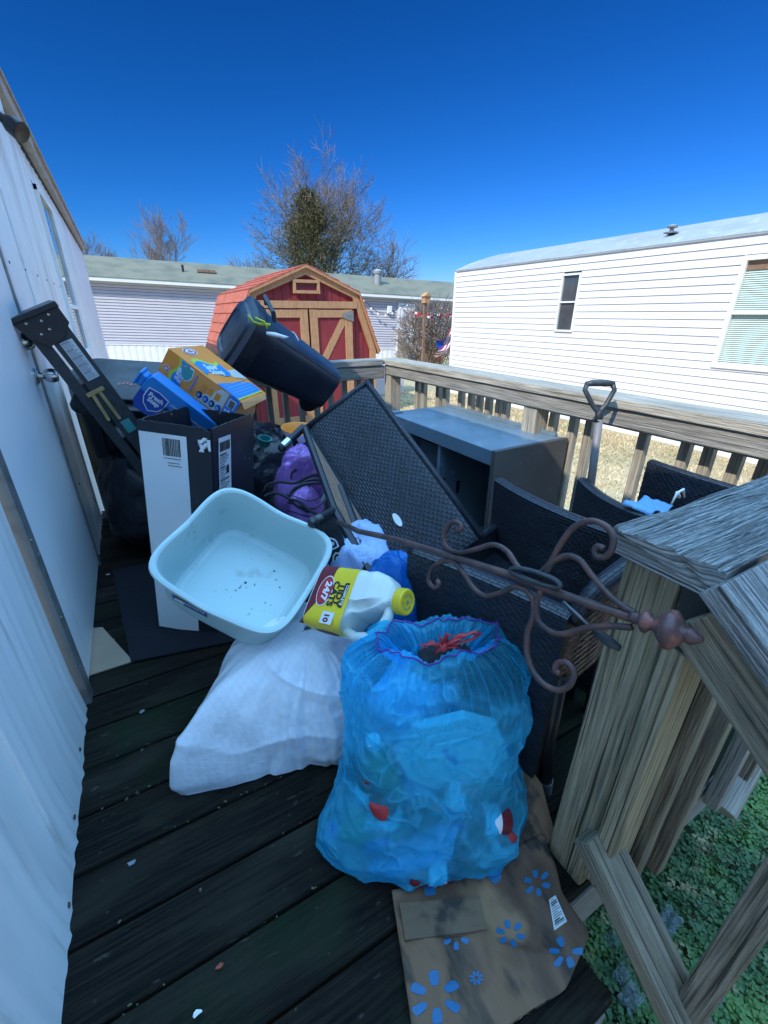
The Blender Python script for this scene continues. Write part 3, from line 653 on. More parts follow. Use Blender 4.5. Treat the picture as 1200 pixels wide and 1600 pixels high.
# roof with shingle courses
b = MB(); ov = .08
def course(x0, z0, x1, z1, n, s):
    for i in range(n):
        t0, t1 = i/n, (i+1)/n
        xa, za, xb, zb3 = x0+(x1-x0)*t0, z0+(z1-z0)*t0, x0+(x1-x0)*t1, z0+(z1-z0)*t1
        nx, nz__ = (z0-z1), (x1-x0); l = math.hypot(nx, nz__); nx, nz__ = nx/l*s, nz__/l*s
        th0, th1 = .012, .030
        y = -ov; k = 0
        while y < SD+ov-.01:
            y2 = min(y+rnd.uniform(.28, .34), SD+ov)
            e = rnd.uniform(0, .004)
            b.hexa([(s*xa, y, za), (s*xb, y, zb3), (s*xb, y2-.004, zb3), (s*xa, y2-.004, za),
                    (s*xa+nx*(th0+e), y, za+nz__*s*(th0+e)), (s*xb+nx*(th1+e), y, zb3+nz__*s*(th1+e)), (s*xb+nx*(th1+e), y2-.004, zb3+nz__*s*(th1+e)), (s*xa+nx*(th0+e), y2-.004, za+nz__*s*(th0+e))])
            y = y2
for s in (-1, 1):
    course(0, ZP+.01, KX+.02, ZK+.01, 5, s); course(KX+.02, ZK+.01, EX+.06, ZE-.04, 6, s)
b.build('roof', M_['redshingle'], shed)
b = MB(); 
for s in (-1, 1):
    for (x0, z0, x1, z1) in ((0, ZP, KX+.02, ZK), (KX+.02, ZK, EX+.06, ZE-.05)):
        b.hexa([(s*x0, -ov, z0-.03), (s*x1, -ov, z1-.03), (s*x1, SD+ov, z1-.03), (s*x0, SD+ov, z0-.03), (s*x0, -ov, z0+.008), (s*x1, -ov, z1+.008), (s*x1, SD+ov, z1+.008), (s*x0, SD+ov, z0+.008)])
b.build('roof_deck', M_['cedar'], shed)

# ================================================================== TREES
def grow(tr, tw, p, d, L, r, lev, rg, up=.12, spread=.55, kids=3, maxlev=5, droop=0, tl=.35):
    n = 4; pts = [p]; rr = [r]; q = p.copy(); dd = d.copy()
    for i in range(n):
        dd = (dd+V((rg.gauss(0, .13), rg.gauss(0, .13), rg.gauss(0, .10)+up*.25-droop))).normalized(); q = q+dd*L/n; pts.append(q.copy()); rr.append(r*(1-.55*(i+1)/n))
    big = lev < 3
    (tr if big else tw).tube(pts, rr, 7 if lev == 0 else (5 if big else 3), cap=False)
    if lev >= maxlev: return
    k = kids+(1 if lev == 0 else 0)+(1 if lev >= 3 else 0)
    for j in range(k):
        t = 1.0 if j == 0 else rg.uniform(tl if lev == 0 else .25, .95); i = min(int(t*n), n-1); f = t*n-i; b0 = pts[i].lerp(pts[i+1], f)
        a = V((rg.gauss(0, 1), rg.gauss(0, 1), rg.gauss(0, .5))); a = (a-dd*a.dot(dd)).normalized()
        s = spread*rg.uniform(.6, 1.25)*(0.45 if j == 0 else 1)
        nd = (dd+a*s+V((0, 0, up))).normalized()
        grow(tr, tw, b0, nd, L*rg.uniform(.58, .82), max(r*(1-.55*t)*rg.uniform(.55, .8), .011), lev+1, rg, up, spread, kids, maxlev, droop, tl)
def bare_tree(pos, H, seed, label, r=.22, spread=.6, up=.1, kids=3, maxlev=5, L0=.36, lean=(0, 0), stems=1, tl=.35, tr_min=.006):
    e = empty('bare_tree', V((pos[0], pos[1], GZ)), label, 'tree'); rg = random.Random(seed); tr, tw = MB(), MB()
    for s in range(stems):
        a = V((lean[0]+(rg.uniform(-.3, .3) if stems > 1 else 0), lean[1], 1)).normalized()
        grow(tr, tw, V((0, 0, 0)), a, H*L0, r, 0, rg, up, spread, kids, maxlev, 0, tl)
    tr.build('trunk', M_['bark'], e, smooth=True); tw.build('crown', M_['twig'], e)
    return e
big = bare_tree((12.0, 30.5), 14.6, 12, 'tall bare winter tree with pale twigs rising behind the red shed', r=.30, spread=.86, kids=3, maxlev=6, L0=.26, up=.09, stems=3)
tb = ond(255, 400, 42); bare_tree((tb.x, tb.y), 15.5, 8, 'bare tree standing alone above the left part of the far roof', r=.2, spread=.55, kids=3, maxlev=6, L0=.29, up=.16)
tb = ond(142, 400, 46); bare_tree((tb.x, tb.y), 11.5, 21, 'bare tree half hidden behind the corner of the near left home', r=.2, spread=.55, kids=3, maxlev=6, L0=.28, up=.14, stems=2)
tb = ond(598, 440, 31); bare_tree((tb.x+.3, tb.y), 9.5, 33, 'small dark bare tree leaning right beside the tall tree', r=.16, spread=.7, kids=3, maxlev=5, L0=.34, lean=(.25, 0), up=.03)
tb = ond(395, 420, 36); bare_tree((tb.x, tb.y), 7.0, 41, 'low bare thicket tree left of the evergreen above the far roof', r=.08, spread=.5, kids=3, maxlev=5, L0=.34, stems=3, up=.2)
tb = ond(205, 410, 48); bare_tree((tb.x, tb.y), 7.6, 52, 'low hazy bare tree between the two left trees above the far roof', r=.08, spread=.55, kids=3, maxlev=5, L0=.34, stems=2, up=.15)
# evergreen
e = empty('evergreen_tree', V((10.55, 27.6, GZ)), 'dense olive-green evergreen in front of the tall bare tree', 'tree')
rg = random.Random(4); b = MB(); b.tube([(0, 0, 0), (.1, 0, 4), (0, .1, 9.0)], [.22, .14, .03], 7); 
lf = MB(); HT = 8.0
for i in range(560):
    z = 1.2+(HT-1.2)*rg.random()**.85; t = (z-1.2)/(HT-1.2)
    R0 = (4.3*(1-t)**.8+.15)*rg.uniform(.45, 1.25)*(1+.3*sin(i*2.4+z*2)); a = rg.uniform(0, 2*pi)
    p0 = V((0, 0, z)); d = V((cos(a), sin(a), .35+.5*t)).normalized(); p1 = p0+d*R0
    if i % 3 == 0: b.tube([p0, p0.lerp(p1, .5)-V((0, 0, .05)), p1], [.03, .02, .008], 3, cap=False)
    for j in range(46):
        s = rg.random()**.55; c = p0.lerp(p1, s)+V((rg.gauss(0, .16), rg.gauss(0, .16), rg.gauss(0, .15)))
        dn = (d+V((rg.gauss(0, .6), rg.gauss(0, .6), rg.gauss(0, .5)+.15))).normalized(); sd = dn.cross(V((rg.gauss(0, 1), rg.gauss(0, 1), rg.gauss(0, 1)))).normalized()*.022
        k = len(lf.v); lf.v += [tuple(c-sd), tuple(c+sd), tuple(c+dn*rg.uniform(.10, .22))]; lf.f.append((k, k+1, k+2)); lf.uv.append([(0, 0)]*3); lf.mi.append(0)
b.build('trunk', M_['bark'], e); lf.build('crown', M_['needle'], e)
# ================================================================== DECK (structure)
b = MB(); rnd = random.Random(5)
g0 = .693; pitch = .1491; XR = 1.86
for k in range(-4, 17):
    y0 = g0+pitch*k+.0035; y1 = y0+pitch-.007
    xr = XR if y0 > .2 else .565
    z = rnd.uniform(-.0012, .0012)
    cut = [WX-.05]
    if k in (1, 6, 9): cut.append(rnd.uniform(.4, 1.2))
    cut.append(xr+rnd.uniform(-.004, .004))
    for a, c in zip(cut, cut[1:]):
        n = 24; cup = rnd.uniform(-.002, .002)
        b.hexa([(a, y0, -.036), (c-.002, y0, -.036), (c-.002, y1, -.036), (a, y1, -.036), (a, y0, z), (c-.002, y0, z), (c-.002, y1, z), (a, y1, z)], 0)
o = b.build('deck', W['deck'], bevel=.004); o['kind'] = 'structure'
b = MB()
b.box((1.24, .262, -.13), (1.24, .036, .18)); b.box((XR-.02, 1.7, -.13), (.036, 2.84, .18)); b.box((.75, 3.05, -.13), (2.2, .036, .18)); b.box((.10, .115, -.13), (.9, .036, .18)); b.box((.545, .20, -.13), (.036, .13, .18))
for y in (.9, 1.5, 2.1, 2.7): b.box((.75, y, -.13), (2.15, .036, .18))
o = b.build('deck_joists', W['grey'], bevel=.003); o['kind'] = 'structure'
b = MB()
for i in range(4):
    for j in range(2):
        b.box((.10, .03-.27*i-.13*j, -.20-.19*i), (.93, .125, .036), g=0)
b.bar((.555, .15, -.28), (.555, -.85, -.95), .036, .22); b.bar((-.34, .15, -.28), (-.34, -.85, -.95), .036, .22)
o = b.build('deck_steps', W['deck'], bevel=.004); o['kind'] = 'structure'
b = MB(); rs_ = random.Random(12)
for y in [g0+pitch*k for k in range(-2, 16)]:
    for x in (-.30, .12, .54, .95, 1.38, 1.78):
        for d in (.035, .112): b.lathe([(.0035, 0), (.003, .0012), (.001, .001)], 7, Matrix.Translation((x+rs_.uniform(-.01, .01), y+d+rs_.uniform(-.008, .008), .0005)))
o = b.build('deck_screws', mat('rusted_deck_screws', (.018, .015, .013), .8)); o['kind'] = 'structure'
# ================================================================== RAILINGS
def railing(name, label, loc): return empty(name, V(loc), label, 'railing')
def rp(rl, name, mt, c, d, bevel=.004, g=None, jit=0):
    b = MB(); l = V(rl.location); c = V(c)-l; b.box((0, 0, 0), d, Matrix.Translation(c)@Matrix.Rotation(jit, 4, 'X'), g); return b.build(name, mt, rl, bevel=bevel)
def rbar(rl, name, mt, a, c, w_, h_, up=(0, 0, 1), bevel=.003):
    b = MB(); l = V(rl.location); b.bar(V(a)-l, V(c)-l, w_, h_, up); return b.build(name, mt, rl, bevel=bevel)
# right side railing
sr = railing('deck_railing', 'sunlit weathered side railing of the deck facing the white home on the right', (1.75, 1.6, 0))
def capboard(rl, name, mt, p0, p1, wid, th, seed, amp=.004, n=60, m=10):
    """rough plank with an uneven top and worn edges"""
    p0, p1 = V(p0)-V(rl.location), V(p1)-V(rl.location); d = (p1-p0); L = d.length; d.normalize(); s = V((0, 0, 1)).cross(d).normalized(); u = d.cross(s)
    b = MB(); ring = []
    prof = [(-wid/2, -th/2), (-wid/2, th/2-.004)] + [(-wid/2+.004+(wid-.008)*k/(m-1), th/2) for k in range(m)] + [(wid/2, th/2-.004), (wid/2, -th/2)]
    K = len(prof); ou = random.uniform(0, 30)
    def fn(uu, vv):
        k = min(int(round(vv*(K-1))), K-1); x, z = prof[k]; l = uu*L
        if z > 0:
            z += amp*(ridge((l*2.2, x*75, seed), 1.0)*.55-.35)+amp*.5*nz((l*9, x*30, seed))+amp*.5*(ridge((l*4, x*140, seed+3), 1.0)-.5)
        x += amp*.8*nz((l*6, seed, z*10))
        e = amp*2.5*nz((x*30, z*30, seed)) if uu in (0.0, 1.0) else 0
        return p0+d*(l+e)+s*x+u*z
    b.grid(fn, n, K-1, us=L, vs=.30)
    for i in range(len(b.uv)): b.uv[i] = [(q[0]+ou, q[1]+ou) for q in b.uv[i]]
    # ends and bottom
    for uu in (0.0, 1.0):
        pts = [fn(uu, k/(K-1)) for k in range(K)]; b.face(pts if uu else pts[::-1], [(q.dot(s)*.3, q.z) for q in (pts if uu else pts[::-1])])
    pts = [fn(0, 0), fn(1, 0), fn(1, 1), fn(0, 1)]; b.face(pts, [(0, 0), (L, 0), (L, wid), (0, wid)])
    return b.build(name, mt, rl, smooth=True, angle=35)
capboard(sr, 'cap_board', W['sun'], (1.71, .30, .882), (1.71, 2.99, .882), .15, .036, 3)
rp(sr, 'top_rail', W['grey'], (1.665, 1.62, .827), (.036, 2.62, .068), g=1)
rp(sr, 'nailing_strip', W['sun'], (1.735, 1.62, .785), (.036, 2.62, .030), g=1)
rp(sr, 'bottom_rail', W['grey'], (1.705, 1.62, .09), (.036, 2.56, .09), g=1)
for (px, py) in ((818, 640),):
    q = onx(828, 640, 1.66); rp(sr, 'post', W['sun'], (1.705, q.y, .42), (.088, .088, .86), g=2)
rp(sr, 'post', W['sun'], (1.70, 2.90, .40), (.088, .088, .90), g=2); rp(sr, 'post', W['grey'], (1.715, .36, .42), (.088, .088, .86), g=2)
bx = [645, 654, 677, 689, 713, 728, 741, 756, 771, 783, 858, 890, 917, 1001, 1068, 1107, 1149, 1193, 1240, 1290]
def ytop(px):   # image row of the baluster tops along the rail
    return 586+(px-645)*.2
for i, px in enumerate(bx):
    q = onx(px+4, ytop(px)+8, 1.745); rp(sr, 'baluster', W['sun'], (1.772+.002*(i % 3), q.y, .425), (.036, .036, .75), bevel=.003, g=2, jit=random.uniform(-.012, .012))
# far railing
fr_ = railing('deck_railing', 'shaded far railing of the deck in front of the red shed', (.7, 2.98, 0))
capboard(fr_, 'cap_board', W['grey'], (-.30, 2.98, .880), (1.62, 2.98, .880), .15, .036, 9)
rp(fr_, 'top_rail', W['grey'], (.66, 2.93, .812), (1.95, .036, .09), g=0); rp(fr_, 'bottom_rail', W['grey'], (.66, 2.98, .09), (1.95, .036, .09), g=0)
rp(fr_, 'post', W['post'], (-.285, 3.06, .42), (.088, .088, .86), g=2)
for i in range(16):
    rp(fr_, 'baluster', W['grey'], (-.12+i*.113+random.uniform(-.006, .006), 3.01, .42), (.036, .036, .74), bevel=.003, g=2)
M_['darkrail'] = mat('dark_rail_wood', (.035, .038, .036), .9, n=[((.07, .075, .07), 12, .45, .7, I3, .7)], bump=[(40, .6, I3)])  # very dark grey wood for the block at the rail end
# near railing (from the close post to the right)
nr = railing('deck_railing', 'closest deck railing with a rough grey cap board at the right edge', (.95, .30, 0))
capboard(nr, 'cap_board', W['cap'], (.640, .285, .862), (1.62, .285, .862), .165, .042, 21, amp=.009, n=200, m=44)
rp(nr, 'post', W['post'], (.702, .300, .413), (.090, .092, .854), g=2, bevel=.006)
rp(nr, 'post_strip', W['post'], (.690, .231, .398), (.088, .038, .656), g=2, bevel=.004)
rp(nr, 'top_rail', W['base'], (1.19, .236, .787), (.86, .036, .09), g=0); rp(nr, 'dark_rail_end', M_['darkrail'], (.697, .2305, .783), (.094, .043, .112), bevel=.006)
for i, (x, zb_, y) in enumerate(((.785, -.02, .236), (.86, .0, .262), (.960, -.16, .240), (1.22, -.1, .240), (1.40, -.1, .24), (1.58, -.1, .24))):
    rp(nr, 'baluster', W['grey'] if i % 2 else W['base'], (x, y-.02, (zb_+.79)/2), (.038, .038, .79-zb_), bevel=.004, g=2)
# stair railing
s_ = railing('stair_railing', 'sloping stair railing going down at the lower right corner', (.66, .2, .4))
sd = V((0, -.79, -.613))
A = V((.645, .215, .805)); rbar(s_, 'handrail_board', W['base'], A, A+sd*.95, .040, .092, up=(0, -.6, .8))
capb = MB(); A2 = V((.675, .205, .868)); rbar(s_, 'handrail_cap', W['cap'], A2+V((0, 0, .0)), A2+sd*.95, .135, .034, up=(0, -.6, .8))
B0 = V((.655, .262, .205)); sb_ = V((0, -.765, -.644)); rbar(s_, 'bottom_rail', W['base'], B0, B0+sb_*.9, .085, .045, up=(0, -.64, .765), bevel=.005)
for yy in (.02, -.12, -.26, -.40):
    z1 = .80+(yy-.215)*.776-.03; z0 = .205+(yy-.262)*.842+.02
    rp(s_, 'baluster', W['base'], (.672, yy, (z0+z1)/2), (.045, .045, z1-z0), g=2)
# loose cut post below
b = MB(); A, B = onz(1185, 1150, -.25), onz(1122, 1262, -.42)
b.tube([A, A.lerp(B, .5), B], .055, 10); o = b.build('timber_offcut', W['sun'], smooth=True, angle=50, bevel=.004); tag(o, 'pale cut timber end under the railing above the clover', 'timber')
# ================================================================== TALL CARTON
TBM = frameR((.162, 1.802, .416), ((.804, .5833, .115), (-.586, .8102, -.0129), (-.1007, -.057, .9933)))
tbx = empty('cardboard_carton', TBM, 'tall open black and white cardboard carton standing beside the ladder', 'carton')
w_, d_, h_ = .263, .36, .87; yo = -(.428-d_)/2
M_['cblack'] = mat('black_printed_carton', (.012, .014, .02), .5, n=[((.035, .037, .045), 8, .5, .8, I3, .6), ((.42, .42, .42), 46, .70, .76, I3, .8)], bump=[(3, .2, I3)])
M_['cwhite'] = mat('white_printed_carton', (.80, .80, .78), .55, n=[((.68, .69, .68), 5, .45, .75, I3, .5), ((.84, .84, .84), 12, .55, .75, I3, .6)], bump=[(4, .15, I3)])
M_['craft'] = mat('brown_carton_edge', (.32, .23, .14), .9)
b = MB(); t = .006
def wall(b, x0, y0, x1, y1, jag=.0022, seed=0, z0=-h_/2, z1=h_/2):
    n = 40
    nx, ny = -(y1-y0), (x1-x0); l = math.hypot(nx, ny); nx, ny = nx/l*t/2, ny/l*t/2
    P = []
    for i in range(n+1):
        u = i/n; zt = z1+jag*nz((u*14, seed, 0))*2-.012*max(0, 1-abs(u-.97)*14)
        bw = .006*nz((u*3, seed, 2)); P.append((x0+(x1-x0)*u, y0+(y1-y0)*u, zt, bw))
    for i in range(n):
        a, c = P[i], P[i+1]
        k = 6
        b.hexa([(a[0]-nx, a[1]-ny, z0), (a[0]+nx, a[1]+ny, z0), (c[0]+nx, c[1]+ny, z0), (c[0]-nx, c[1]-ny, z0), (a[0]-nx, a[1]-ny, a[2]), (a[0]+nx, a[1]+ny, a[2]), (c[0]+nx, c[1]+ny, c[2]), (c[0]-nx, c[1]-ny, c[2])])
X0, X1, Y0, Y1 = -w_/2, w_/2, -.214, -.214+d_
wall(b, X0, Y0, X1, Y0, seed=1); wall(b, X1, Y0+.004, X1, Y1, seed=2); wall(b, X1-.003, Y1, X0, Y1, seed=3, z1=h_/2-.01); wall(b, X0, Y1-.004, X0, Y0+.004, seed=4)
b.box((0, (Y0+Y1)/2, -h_/2+.004), (w_-.008, d_-.008, .006))
b.build('body', M_['cblack'], tbx)
b = MB(); b.grid(lambda u, v: (X0+.004+(w_*.655)*u, Y0-.0042, -h_/2+.012+(h_-.050)*v+.004*nz((u*12, v*3, 0))*(v > .9)), 12, 24, us=1); b.build('white_panel', M_['cwhite'], tbx)
LF = Matrix.Translation((X0, Y0-.0050, 0))@Matrix.Rotation(pi/2, 4, 'X')   # local x right, y up on left face
b = MB(); rb = random.Random(2); x = .088
while x < .15:
    ww = rb.choice([.0012, .0022, .0034]); b.box((x+ww/2, .352, 0), (ww, .062, .0006), LF); x += ww+rb.choice([.0014, .0024])
for i, (l, y) in enumerate(((.062, .312), (.045, .296), (.05, .286))): b.box((.12+.004*i, y, 0), (l, .002, .0006), LF)
b.build('barcode', M_['ink'], tbx)
RF = Matrix.Translation((X1+.0048, Y0, 0))@Matrix.Rotation(pi/2, 4, 'Z')@Matrix.Rotation(pi/2, 4, 'X')
RF = RF@Matrix.Rotation(R_(-2), 4, 'Z')
b = MB(); b.grid(lambda u, v: RF@V((.028+.098*u, .18+.215*v, .0005+.001*nz((u*6, v*6, 0)))), 8, 12); lb = b.build('shipping_label', M_['paper'], tbx)
b = MB(); x = .036
while x < .115:
    ww = rb.choice([.0014, .0024, .0036]); b.box((x+ww/2, .362, .002), (ww, .034, .0005), RF); x += ww+rb.choice([.0016, .003])
for i in range(15):
    y = .332-i*.0095; l = rb.uniform(.02, .075); b.box((.036+l/2, y, .002), (l, .0022 if i % 5 else .005, .0005), RF)
b.box((.095, .27, .002), (.02, .03, .0005), RF)
b.build('label_print', M_['ink'], lb)
b = MB()
rb = random.Random(9)
for i in range(4):      # torn paper at the front corner
    a = V((X1-.045+rb.uniform(0, .045), Y0-.005, h_/2-.02-rb.uniform(0, .07))); q = V((rb.uniform(-.02, .02), -.006, rb.uniform(-.03, -.005)))
    b.hexa([a, a+V((.012, 0, .004)), a+V((.014, -.003, .014)), a+V((0, -.002, .014)), a+q, a+q+V((.008, 0, .0)), a+q+V((.008, -.004, .004)), a+q+V((0, -.004, .005))])
b.build('torn_paper', M_['paper'], tbx)

# ================================================================== ORANGE CARTON
OM = frameR((.319, 2.144, .914), ((.6401, .5895, .4927), (-.4819, .8075, -.3401), (-.5984, -.0197, .801)))
orr = empty('cardboard_carton', OM, 'orange litter carton with blue and white print, topmost in the tall black carton', 'carton')
lx, ly, lz = .356, .283, .122
M_['corange'] = mat('orange_printed_carton', (.86, .27, .02), .5, n=[((.74, .21, .02), 5, .45, .75, I3, .6), ((.88, .40, .14), 2.2, .5, .7, I3, .5)], bump=[(6, .15, I3)])
b = MB(); b.grid(lambda u, v: ((u-.5)*lx, (v-.5)*ly, lz/2-.006*max(0, u*2-1)*abs(v-.5)), 20, 14); b.grid(lambda u, v: ((u-.5)*lx, (v-.5)*ly, -lz/2), 2, 2, flip=True)
b.grid(lambda u, v: ((u-.5)*lx, -ly/2, (v-.5)*lz), 12, 4); b.grid(lambda u, v: ((.5-u)*lx, ly/2, (v-.5)*lz), 12, 4)
b.grid(lambda u, v: (-lx/2, (.5-u)*ly, (v-.5)*lz), 4, 4); b.build('body', M_['corange'], orr)
b = MB(); b.hexa([(lx/2-.03, -ly/2+.01, -lz/2), (lx/2+.005, -ly/2+.005, -lz/2), (lx/2+.005, ly/2, -lz/2), (lx/2-.03, ly/2, -lz/2), (lx/2-.032, -ly/2+.01, lz/2-.03), (lx/2-.028, -ly/2+.01, lz/2-.03), (lx/2-.028, ly/2, lz/2-.03), (lx/2-.032, ly/2, lz/2-.03)])
b.hexa([(lx/2, -ly/2+.003, lz/2-.004), (lx/2+.02, -ly/2+.02, lz/2-.03), (lx/2+.02, ly/2-.02, lz/2-.02), (lx/2, ly/2-.003, lz/2-.004), (lx/2, -ly/2+.003, lz/2-.001), (lx/2+.022, -ly/2+.02, lz/2-.028), (lx/2+.022, ly/2-.02, lz/2-.018), (lx/2, ly/2-.003, lz/2-.001)])
b.build('flap', M_['orange2'], orr)
FS_ = Matrix.Translation((0, -ly/2-.001, 0))@Matrix.Rotation(pi/2, 4, 'X')    # side face: x along, y up
TS_ = Matrix.Translation((0, 0, lz/2+.001))
def patch(name, m, par, pts, Mx, z=0, th=.0005):
    b = MB(); b.prism(pts, z, z+th, Mx); return b.build(name, m, par)
def disc(cx, cy, r, n=20, ry=None): return [(cx+r*cos(2*pi*i/n), cy+(ry or r)*sin(2*pi*i/n)) for i in range(n)]
def shield(cx, cy, s, a=0): 
    p = [(-.5, .5), (0, .6), (.5, .5), (.5, -.05), (.36, -.38), (0, -.65), (-.36, -.38), (-.5, -.05)]
    return [(cx+(x*cos(a)-y*sin(a))*s, cy+(x*sin(a)+y*cos(a))*s) for x, y in p]
patch('print_band', M_['azure'], orr, [(lx/2-.052, -lz/2), (lx/2-.001, -lz/2), (lx/2-.001, lz/2), (lx/2-.052, lz/2)], FS_)
patch('print_panel', M_['cream'], orr, [(.0, -lz/2+.012), (lx/2-.056, -lz/2+.012), (lx/2-.056, lz/2-.004), (.085, lz/2-.004)], FS_)
patch('barcode_panel', M_['paper'], orr, [(lx/2-.045, .004), (lx/2-.012, .004), (lx/2-.012, .046), (lx/2-.045, .046)], FS_, .0008)
b = MB()
for i in range(11): b.box((lx/2-.0285, .009+i*.0032, .0018), (.025, .0016 if i % 3 else .0024, .0005), FS_)
b.build('barcode', M_['ink'], orr)
b = MB()
for (x, y, w_2, h_2) in ((-.040, -.012, .010, .010), (-.026, -.010, .010, .012), (-.014, -.012, .008, .008), (-.038, -.030, .014, .014), (-.020, -.030, .012, .010), (-.036, -.046, .010, .010), (-.022, -.046, .014, .010)): b.box((lx/2+x, y, .0012), (w_2, h_2, .0006), FS_)
b.build('print_marks', M_['white'], orr)
def swoosh(x0, y0, w, h, k=.25, n=14, a=0):
    top = [(x0+w*(i/n), y0+h/2+k*h*sin(pi*2*i/n)) for i in range(n+1)]; bot = [(x0+w*(i/n), y0-h/2+k*h*sin(pi*2*i/n)) for i in range(n+1)][::-1]
    p = (top+bot)[::-1]; cx, cy = x0+w/2, y0
    return [(cx+(x-cx)*cos(a)-(y-cy)*sin(a), cy+(x-cx)*sin(a)+(y-cy)*cos(a)) for x, y in p]
patch('print_swoosh', M_['lime'], orr, swoosh(-.158, 0, .115, .046, .25, 14, pi/2), FS_, .0002)
patch('print_swoosh', M_['azure'], orr, swoosh(-.145, 0, .110, .040, .25, 14, pi/2), FS_, .0008)
patch('print_shield', M_['white'], orr, shield(-.068, .018, .056, pi/2*0+.2), FS_, .0008); patch('print_shield', M_['teal'], orr, shield(-.068, .018, .048, .2), FS_, .0015)
txt('SUPER\nSCOOP', .021, FS_@Matrix.Translation((-.090, -.004, .0016))@Matrix.Rotation(pi/2, 4, 'Z'), M_['white'], orr, bold=.0009, sx=1.0)
patch('print_roundel', M_['white'], orr, disc(-.152, -.018, .015), FS_, .0008); patch('print_roundel', M_['red'], orr, disc(-.152, -.018, .0125), FS_, .0014); patch('print_roundel', M_['cream'], orr, disc(-.152, -.018, .008), FS_, .002)
for i in range(4):
    patch('print_picture', M_['blue'] if i % 2 else M_['navy'], orr, disc(.014+i*.031, -.026, .0135, 14, .016), FS_, .0009); patch('print_picture', M_['skyb'], orr, disc(.011+i*.031, -.028, .007, 10, .009), FS_, .0016)
patch('print_bar', M_['azure'], orr, [(-.030, -.040), (-.024, -.040), (-.024, .040), (-.030, .040)], FS_, .0009)
for i in range(3): patch('print_text_lines', M_['orange'], orr, [(.005+i*.034, -.002), (.028+i*.034, -.002), (.028+i*.034, .03), (.005+i*.034, .03)], FS_, .0007)
# top face
patch('print_roundel', M_['white'], orr, disc(-.145, -.03, .024, 20, .05), TS_, .0006); patch('print_roundel', M_['red'], orr, disc(-.145, -.03, .021, 20, .045), TS_, .0012); patch('print_roundel', M_['white'], orr, disc(-.145, -.03, .015, 20, .035), TS_, .0018)
txt('ARM\nHAMMER', .012, TS_@Matrix.Translation((-.145, -.03, .0022))@Matrix.Rotation(pi/2, 4, 'Z'), M_['red'], orr, bold=.0004)
patch('print_swoosh', M_['lime'], orr, swoosh(-.132, -.03, .18, .075, .25, 16, pi/2*.93), TS_, .0004); patch('print_swoosh', M_['azure'], orr, swoosh(-.115, -.03, .18, .072, .25, 16, pi/2*.93), TS_, .0010)
txt('Super\nScoop', .044, TS_@Matrix.Translation((-.020, -.035, .0016))@Matrix.Rotation(pi/2*.9, 4, 'Z'), M_['white'], orr, bold=.0014, shear=.2, sx=.85)
patch('print_band', M_['azure'], orr, [(.055, -ly/2+.001), (.158, -ly/2+.001), (.158, ly/2-.02), (.10, ly/2-.02), (.075, .0)], TS_, .0004)
patch('print_band', M_['lime'], orr, [(.158, -ly/2+.001), (.166, -ly/2+.001), (.166, ly/2-.02), (.158, ly/2-.02)], TS_, .0004)
patch('print_text_lines', M_['cream'], orr, [(.0, .04), (.045, .04), (.075, .135), (.0, .135)], TS_, .0004)
b = MB(); rb = random.Random(4)
for k in range(5):
    y = -.115
    while y < .09: l = rb.uniform(.006, .018); b.box((.076+.016*k, y+l/2, .0013), (.009 if k % 2 else .006, l, .0006), TS_); y += l+.004
b.build('print_marks', M_['skyb'], orr)

# ================================================================== BLUE CARTON
BM = frameR((.153, 2.058, .834), ((.6873, .4706, .5532), (-.1903, .8517, -.4882), (-.701, .2303, .675)))
bl = empty('cardboard_carton', BM, 'blue litter carton under the orange one inside the tall carton', 'carton')
lx, ly, lz = .314, .143, .172
M_['cblue'] = mat('bright_blue_carton', (.012, .22, .60), .42, n=[((.01, .17, .5), 4, .45, .7, I3, .5)], bump=[(8, .1, I3)])
b = MB(); b.prism([(-lx/2+.02, -lz/2), (lx/2, -lz/2), (lx/2, lz/2), (-lx/2+.012, lz/2), (-lx/2, lz/2-.03), (-lx/2, -lz/2+.03)], ly/2-.06, ly/2, Matrix(((1, 0, 0, 0), (0, 0, -1, 0), (0, 1, 0, 0), (0, 0, 0, 1))))
b.build('body', M_['cblue'], bl, bevel=.003)
b = MB(); b.box((-lx/2-.012, -.042, .035), (.024, .05, .055)); b.box((-lx/2-.028, -.042, .035), (.012, .058, .068)); b.build('spout', M_['cblue'], bl, bevel=.006)
FB = Matrix.Translation((0, -ly/2-.001, 0))@Matrix.Rotation(pi/2, 4, 'X')
patch('print_panel', M_['blue'], bl, [(-lx/2+.001, -lz/2+.03), (-lx/2+.02, -lz/2+.001), (lx/2, -lz/2+.001), (lx/2, -.048), (-.02, -.045), (-.06, -.02), (-lx/2+.001, .01)], FB, .0002)
patch('print_shield', M_['white'], bl, [(x, y) for x, y in shield(-.090, -.006, .088, 0)], FB, .0007); patch('print_shield', M_['blue'], bl, shield(-.090, -.006, .080, 0), FB, .0013)
txt('Fresh\nStep', .029, FB@Matrix.Translation((-.090, .001, .002)), M_['white'], bl, bold=.0011, sx=.95)
txt('LOW-DUST FORMULA', .0145, FB@Matrix.Translation((.035, .030, .0012)), M_['white'], bl, bold=.0001)
txt('EXTREME', .027, FB@Matrix.Translation((.0, -.058, .0014)), M_['white'], bl, bold=.0012)
txt('MOUNTAIN SPRING', .0125, FB@Matrix.Translation((-.01, -.078, .0014)), M_['white'], bl, bold=.0004)
patch('handle_hole', M_['navy'], bl, [(-.052, -.044), (-.048, .004), (-.040, .008), (.155, -.030), (.155, -.048)], FB, .0016)
